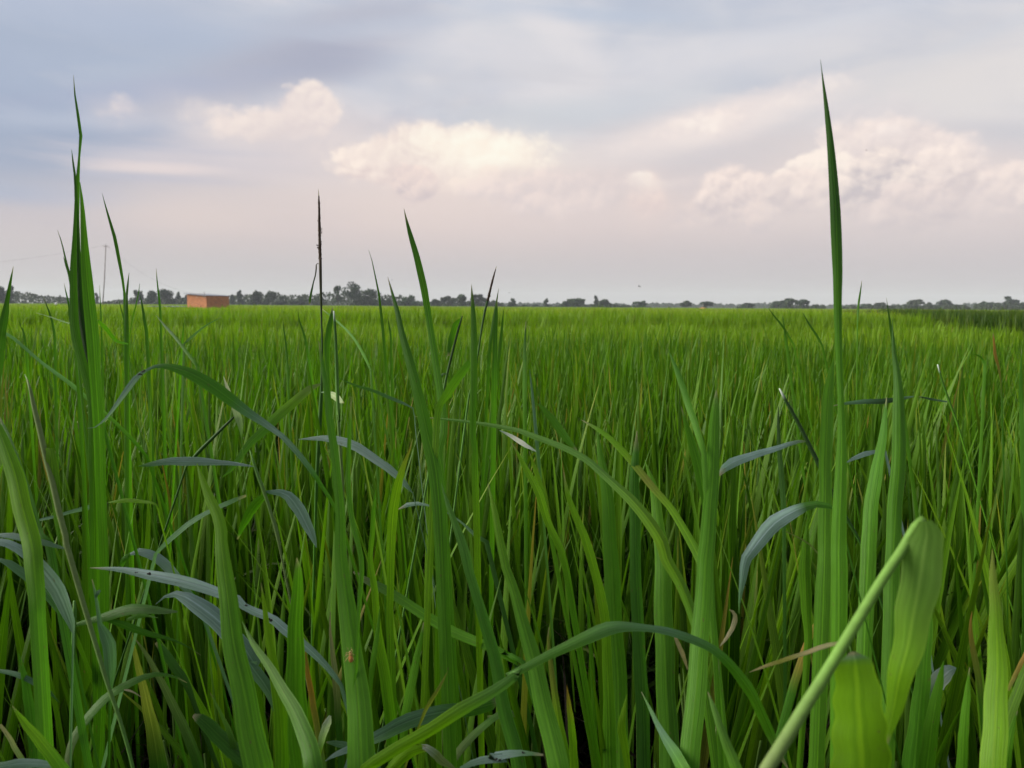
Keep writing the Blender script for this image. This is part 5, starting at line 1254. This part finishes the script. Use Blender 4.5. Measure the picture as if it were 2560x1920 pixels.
plant('bright_shoot', 'bright pointed spear near the right edge at the bottom', 'grass',
  leaf((.42,.38), 't>y>y>y', (TJ, 1686,300,3, 1690,450,42, 1700,600,62, 1710,800,92, 1715,1000,122, 1710,1200,142, 1702,1400,154, 1690,1670,164), roll=.1, keel=.2),
  leaf(.44, 'm', (TJ, 1545,1035,3, 1530,1200,42, 1510,1400,62, 1498,1670,72)),
  leaf(.42, 'm', (TJ, 1842,1305,3, 1800,1450,42, 1768,1670,64)),
  leaf(.5, 'o>t>g', (TJ, 1560,690,3, 1550,800,24, 1572,950,38, 1602,1100,40, 1622,1300,32)),
  leaf(.5, 'o>t', (TJ, 1900,930,20, 1860,1020,30, 1800,1140,24, 1785,1180,12), ext=False), group=G_R)
plant('torn_weed', 'dark upright blades holding a torn pale blue leaf scrap, bottom right', 'weed',
  leaf(.5, 'b>w>b', (TJ, 1462,1040,8, 1430,1050,70, 1380,1090,110, 1335,1150,100, 1290,1245,16), ext=False, roll=.1, name='torn_leaf'),
  leaf(.49, 'm', (TJ, 1385,995,4, 1365,1100,44, 1340,1220,70, 1310,1400,94, 1278,1670,104)),
  leaf(.5, 'm>g', (TJ, 1300,560,3, 1290,750,56, 1268,950,84, 1246,1200,104, 1222,1450,134, 1200,1670,160)), group=G_W)
plant('dry_grass', 'straw coloured withered leaf pointing left from the thick pale stem', 'grass',
  leaf((.42,.40), 's>t>s>r', (TJ, 183,1066,3, 280,1030,22, 400,990,30, 520,950,28, 640,908,34, 730,885,24, 800,900,12), ext=True), group=G_R)
plant('grass_shoot', 'spindle shaped green blade left of the thick pale stem', 'grass',
  leaf(.58, 'm', (TJ, 546,100,3, 530,300,62, 525,450,86, 533,650,74, 545,850,54, 530,1100,44)),
  leaf(.6, 't>o>g', (TJ, 690,595,4, 640,680,26, 590,770,24, 550,860,44, 500,1000,50, 440,1200,60)),
  leaf(.55, 'p', (TJ, 705,485,3, 640,375,8, 560,280,10, 480,230,9, 405,195,6), ext=False), group=G_R)
plant('grass_shoot', 'dark narrow spear between the slanting stem and the tallest right blade', 'grass',
  leaf(.62, 'k>d', (TI, 425,395,4, 424,520,22, 430,700,36, 445,900,44, 462,1150,44, 465,1350,30)), group=G_R)

# insect on the wide blade
def build_insect():
    p = at(876, 1641, .428); root = empty('insect', p); tag(root, 'small orange brown insect clinging to the wide blade left of centre', 'insect')
    s = .428 / F; up = (CROT @ Vector((0, 1, 0))); rt = (CROT @ Vector((1, 0, 0))); out = (CROT @ Vector((0, 0, 1)))
    P = lambda x, y, z=0: rt * (x * s) + up * (y * s) + out * (z * s)
    rot = Matrix((rt, up, out)).transposed()
    a = MB(); a.ball(P(2, -5, 3), (6.5 * s, 10 * s, 4 * s), 12, 8, (.34, .15, .035), rot); a.ball(P(1, 6, 3), (4.5 * s, 5 * s, 3.5 * s), 10, 6, (.36, .22, .06), rot)
    a.ball(P(0, 12, 3), (3.2 * s, 3 * s, 2.8 * s), 8, 6, (.38, .27, .10), rot); a.build('body', M_PLAIN, root)
    for x0, y0, x1, y1, x2, y2 in ((0, 8, -8, 12, -12, 5), (-1, 6, -9, 6, -14, -2), (-2, 3, -9, -6, -13, -13), (3, 8, 6, 15, 3, 19), (4, 6, 9, 8, 11, 2), (4, 2, 9, -6, 11, -14)):
        l = MB(); l.tube([P(x0, y0, 3), P(x1, y1, 6), P(x2, y2, .5)], [1.0 * s, .8 * s, .5 * s], 5, [(.34, .24, .09)] * 3); l.build('leg', M_PLAIN, root)
    for sx in (-1, 1):
        l = MB(); l.tube([P(sx * 1.5, 14, 4), P(sx * 4, 19, 6), P(sx * 5 - 2, 24, 4)], .35 * s, 4, [(.3, .2, .08)] * 3); l.build('antenna', M_PLAIN, root)
build_insect()

# ------------------------------------------------------------------ single rice plants of the front of the field
def rice_leaf_mesh(i):
    rnd = random.Random(900 + i); V, Fc, C, U = [], [], [], []
    hs = rnd.uniform(.13, .34); L = rnd.uniform(.58, .78) - hs; th0 = rnd.uniform(.0, .12); th1 = th0 + rnd.choice((.08, .14, .2, .28, .22, .6)) * rnd.uniform(.7, 1.2)
    q = rnd.random(); col = [RICE[j] * (1 - q) + RICE2[j] * q for j in range(3)]; tip = [c * 1.1 for c in col]
    if i % 8 == 0: tip = YEL
    if i == 3: col, tip = (.14, .16, .02), DRY
    pts, h = blade_curve(L, th0, th1, 0, (.002, 0, hs), 10)
    add_blade(V, Fc, C, U, pts, h, rnd.uniform(.0105, .0150), col, tip, .30, rnd.uniform(-1.0, 1.0))
    return make_mesh('leaf', V, Fc, M_RICE, True, C, U)
def build_rice():
    meshes = [rice_leaf_mesh(i) for i in range(34)]
    m = MB(); m.tube([(0, 0, 0), (.002, 0, .18), (.001, .001, .40)], [.0032, .0028, .0016], 6, [(.055, .075, .018), (.055, .09, .016), (.06, .13, .012)]); sm = make_mesh('stem', m.v, m.f, M_STEM, True, m.c, m.u)
    rnd = random.Random(31); made = 0
    cells = []
    for j in range(40):
        for i in range(60):
            cells.append((i, j))
    pts = []
    y = .66
    while y < 1.80:
        sp = .125 if y < .95 else .096
        x = -(.74 * y + .16)
        while x < .74 * y + .16:
            pts.append((x + rnd.uniform(-.04, .04), y + rnd.uniform(-.045, .045))); x += sp
        y += sp
    pts.sort(key=lambda p: p[1]); pts = pts[:275]
    LB = {0: 'upright green rice plant in the dense front rows of the field', 1: 'green rice plant with one yellowing blade in the front rows of the field'}
    for x, y in pts:
        o = empty('rice_plant', (x, y, 0)); ye = 0
        o.rotation_euler = (rnd.gauss(0, .05), rnd.gauss(0, .05), rnd.uniform(0, 6.283)); s = min(1.03, max(.8, rnd.gauss(.94, .055))); o.scale = (s, s, s)
        nt = rnd.randint(3, 4)
        for t_ in range(nt):
            a = rnd.uniform(0, 6.283); r = .006 + .016 * rnd.random(); bx, by = r * math.cos(a), r * math.sin(a); tx, ty = rnd.gauss(0, .10), rnd.gauss(0, .10)
            st = bpy.data.objects.new('stem', sm); st.parent = o; st.location = (bx, by, 0); st.rotation_euler = (tx, ty, rnd.uniform(0, 6.28)); COL.objects.link(st)
            for k in range(rnd.randint(2, 4)):
                mi = rnd.randrange(34); ye |= (mi == 3)
                lf = bpy.data.objects.new('leaf', meshes[mi]); lf.parent = o; lf.rotation_euler = (tx, ty, rnd.uniform(0, 6.283))
                lf.location = (bx, by, 0); q = rnd.uniform(.86, 1.06); lf.scale = (rnd.uniform(.9, 1.1), rnd.uniform(.9, 1.1), q); COL.objects.link(lf)
        tag(o, LB[1 if ye else 0], 'rice plant', 'rice plants in the front rows' if not ye else 'rice plants with a yellowing blade')
build_rice()

# ------------------------------------------------------------------ haze
def build_haze():
    m, t, out = new_mat('haze_air')
    v = t.new('ShaderNodeVolumePrincipled'); v.inputs['Color'].default_value = (.80, .86, .95, 1); v.inputs['Density'].default_value = HAZE
    t.l.new(v.outputs[0], out.inputs['Volume'])
    b = MB(); b.box((0, 705, 13), (2960, 1530, 28)); o = b.build('haze', m, smooth=False); tag(o, kind='stuff')
HAZE = .00045
build_haze()
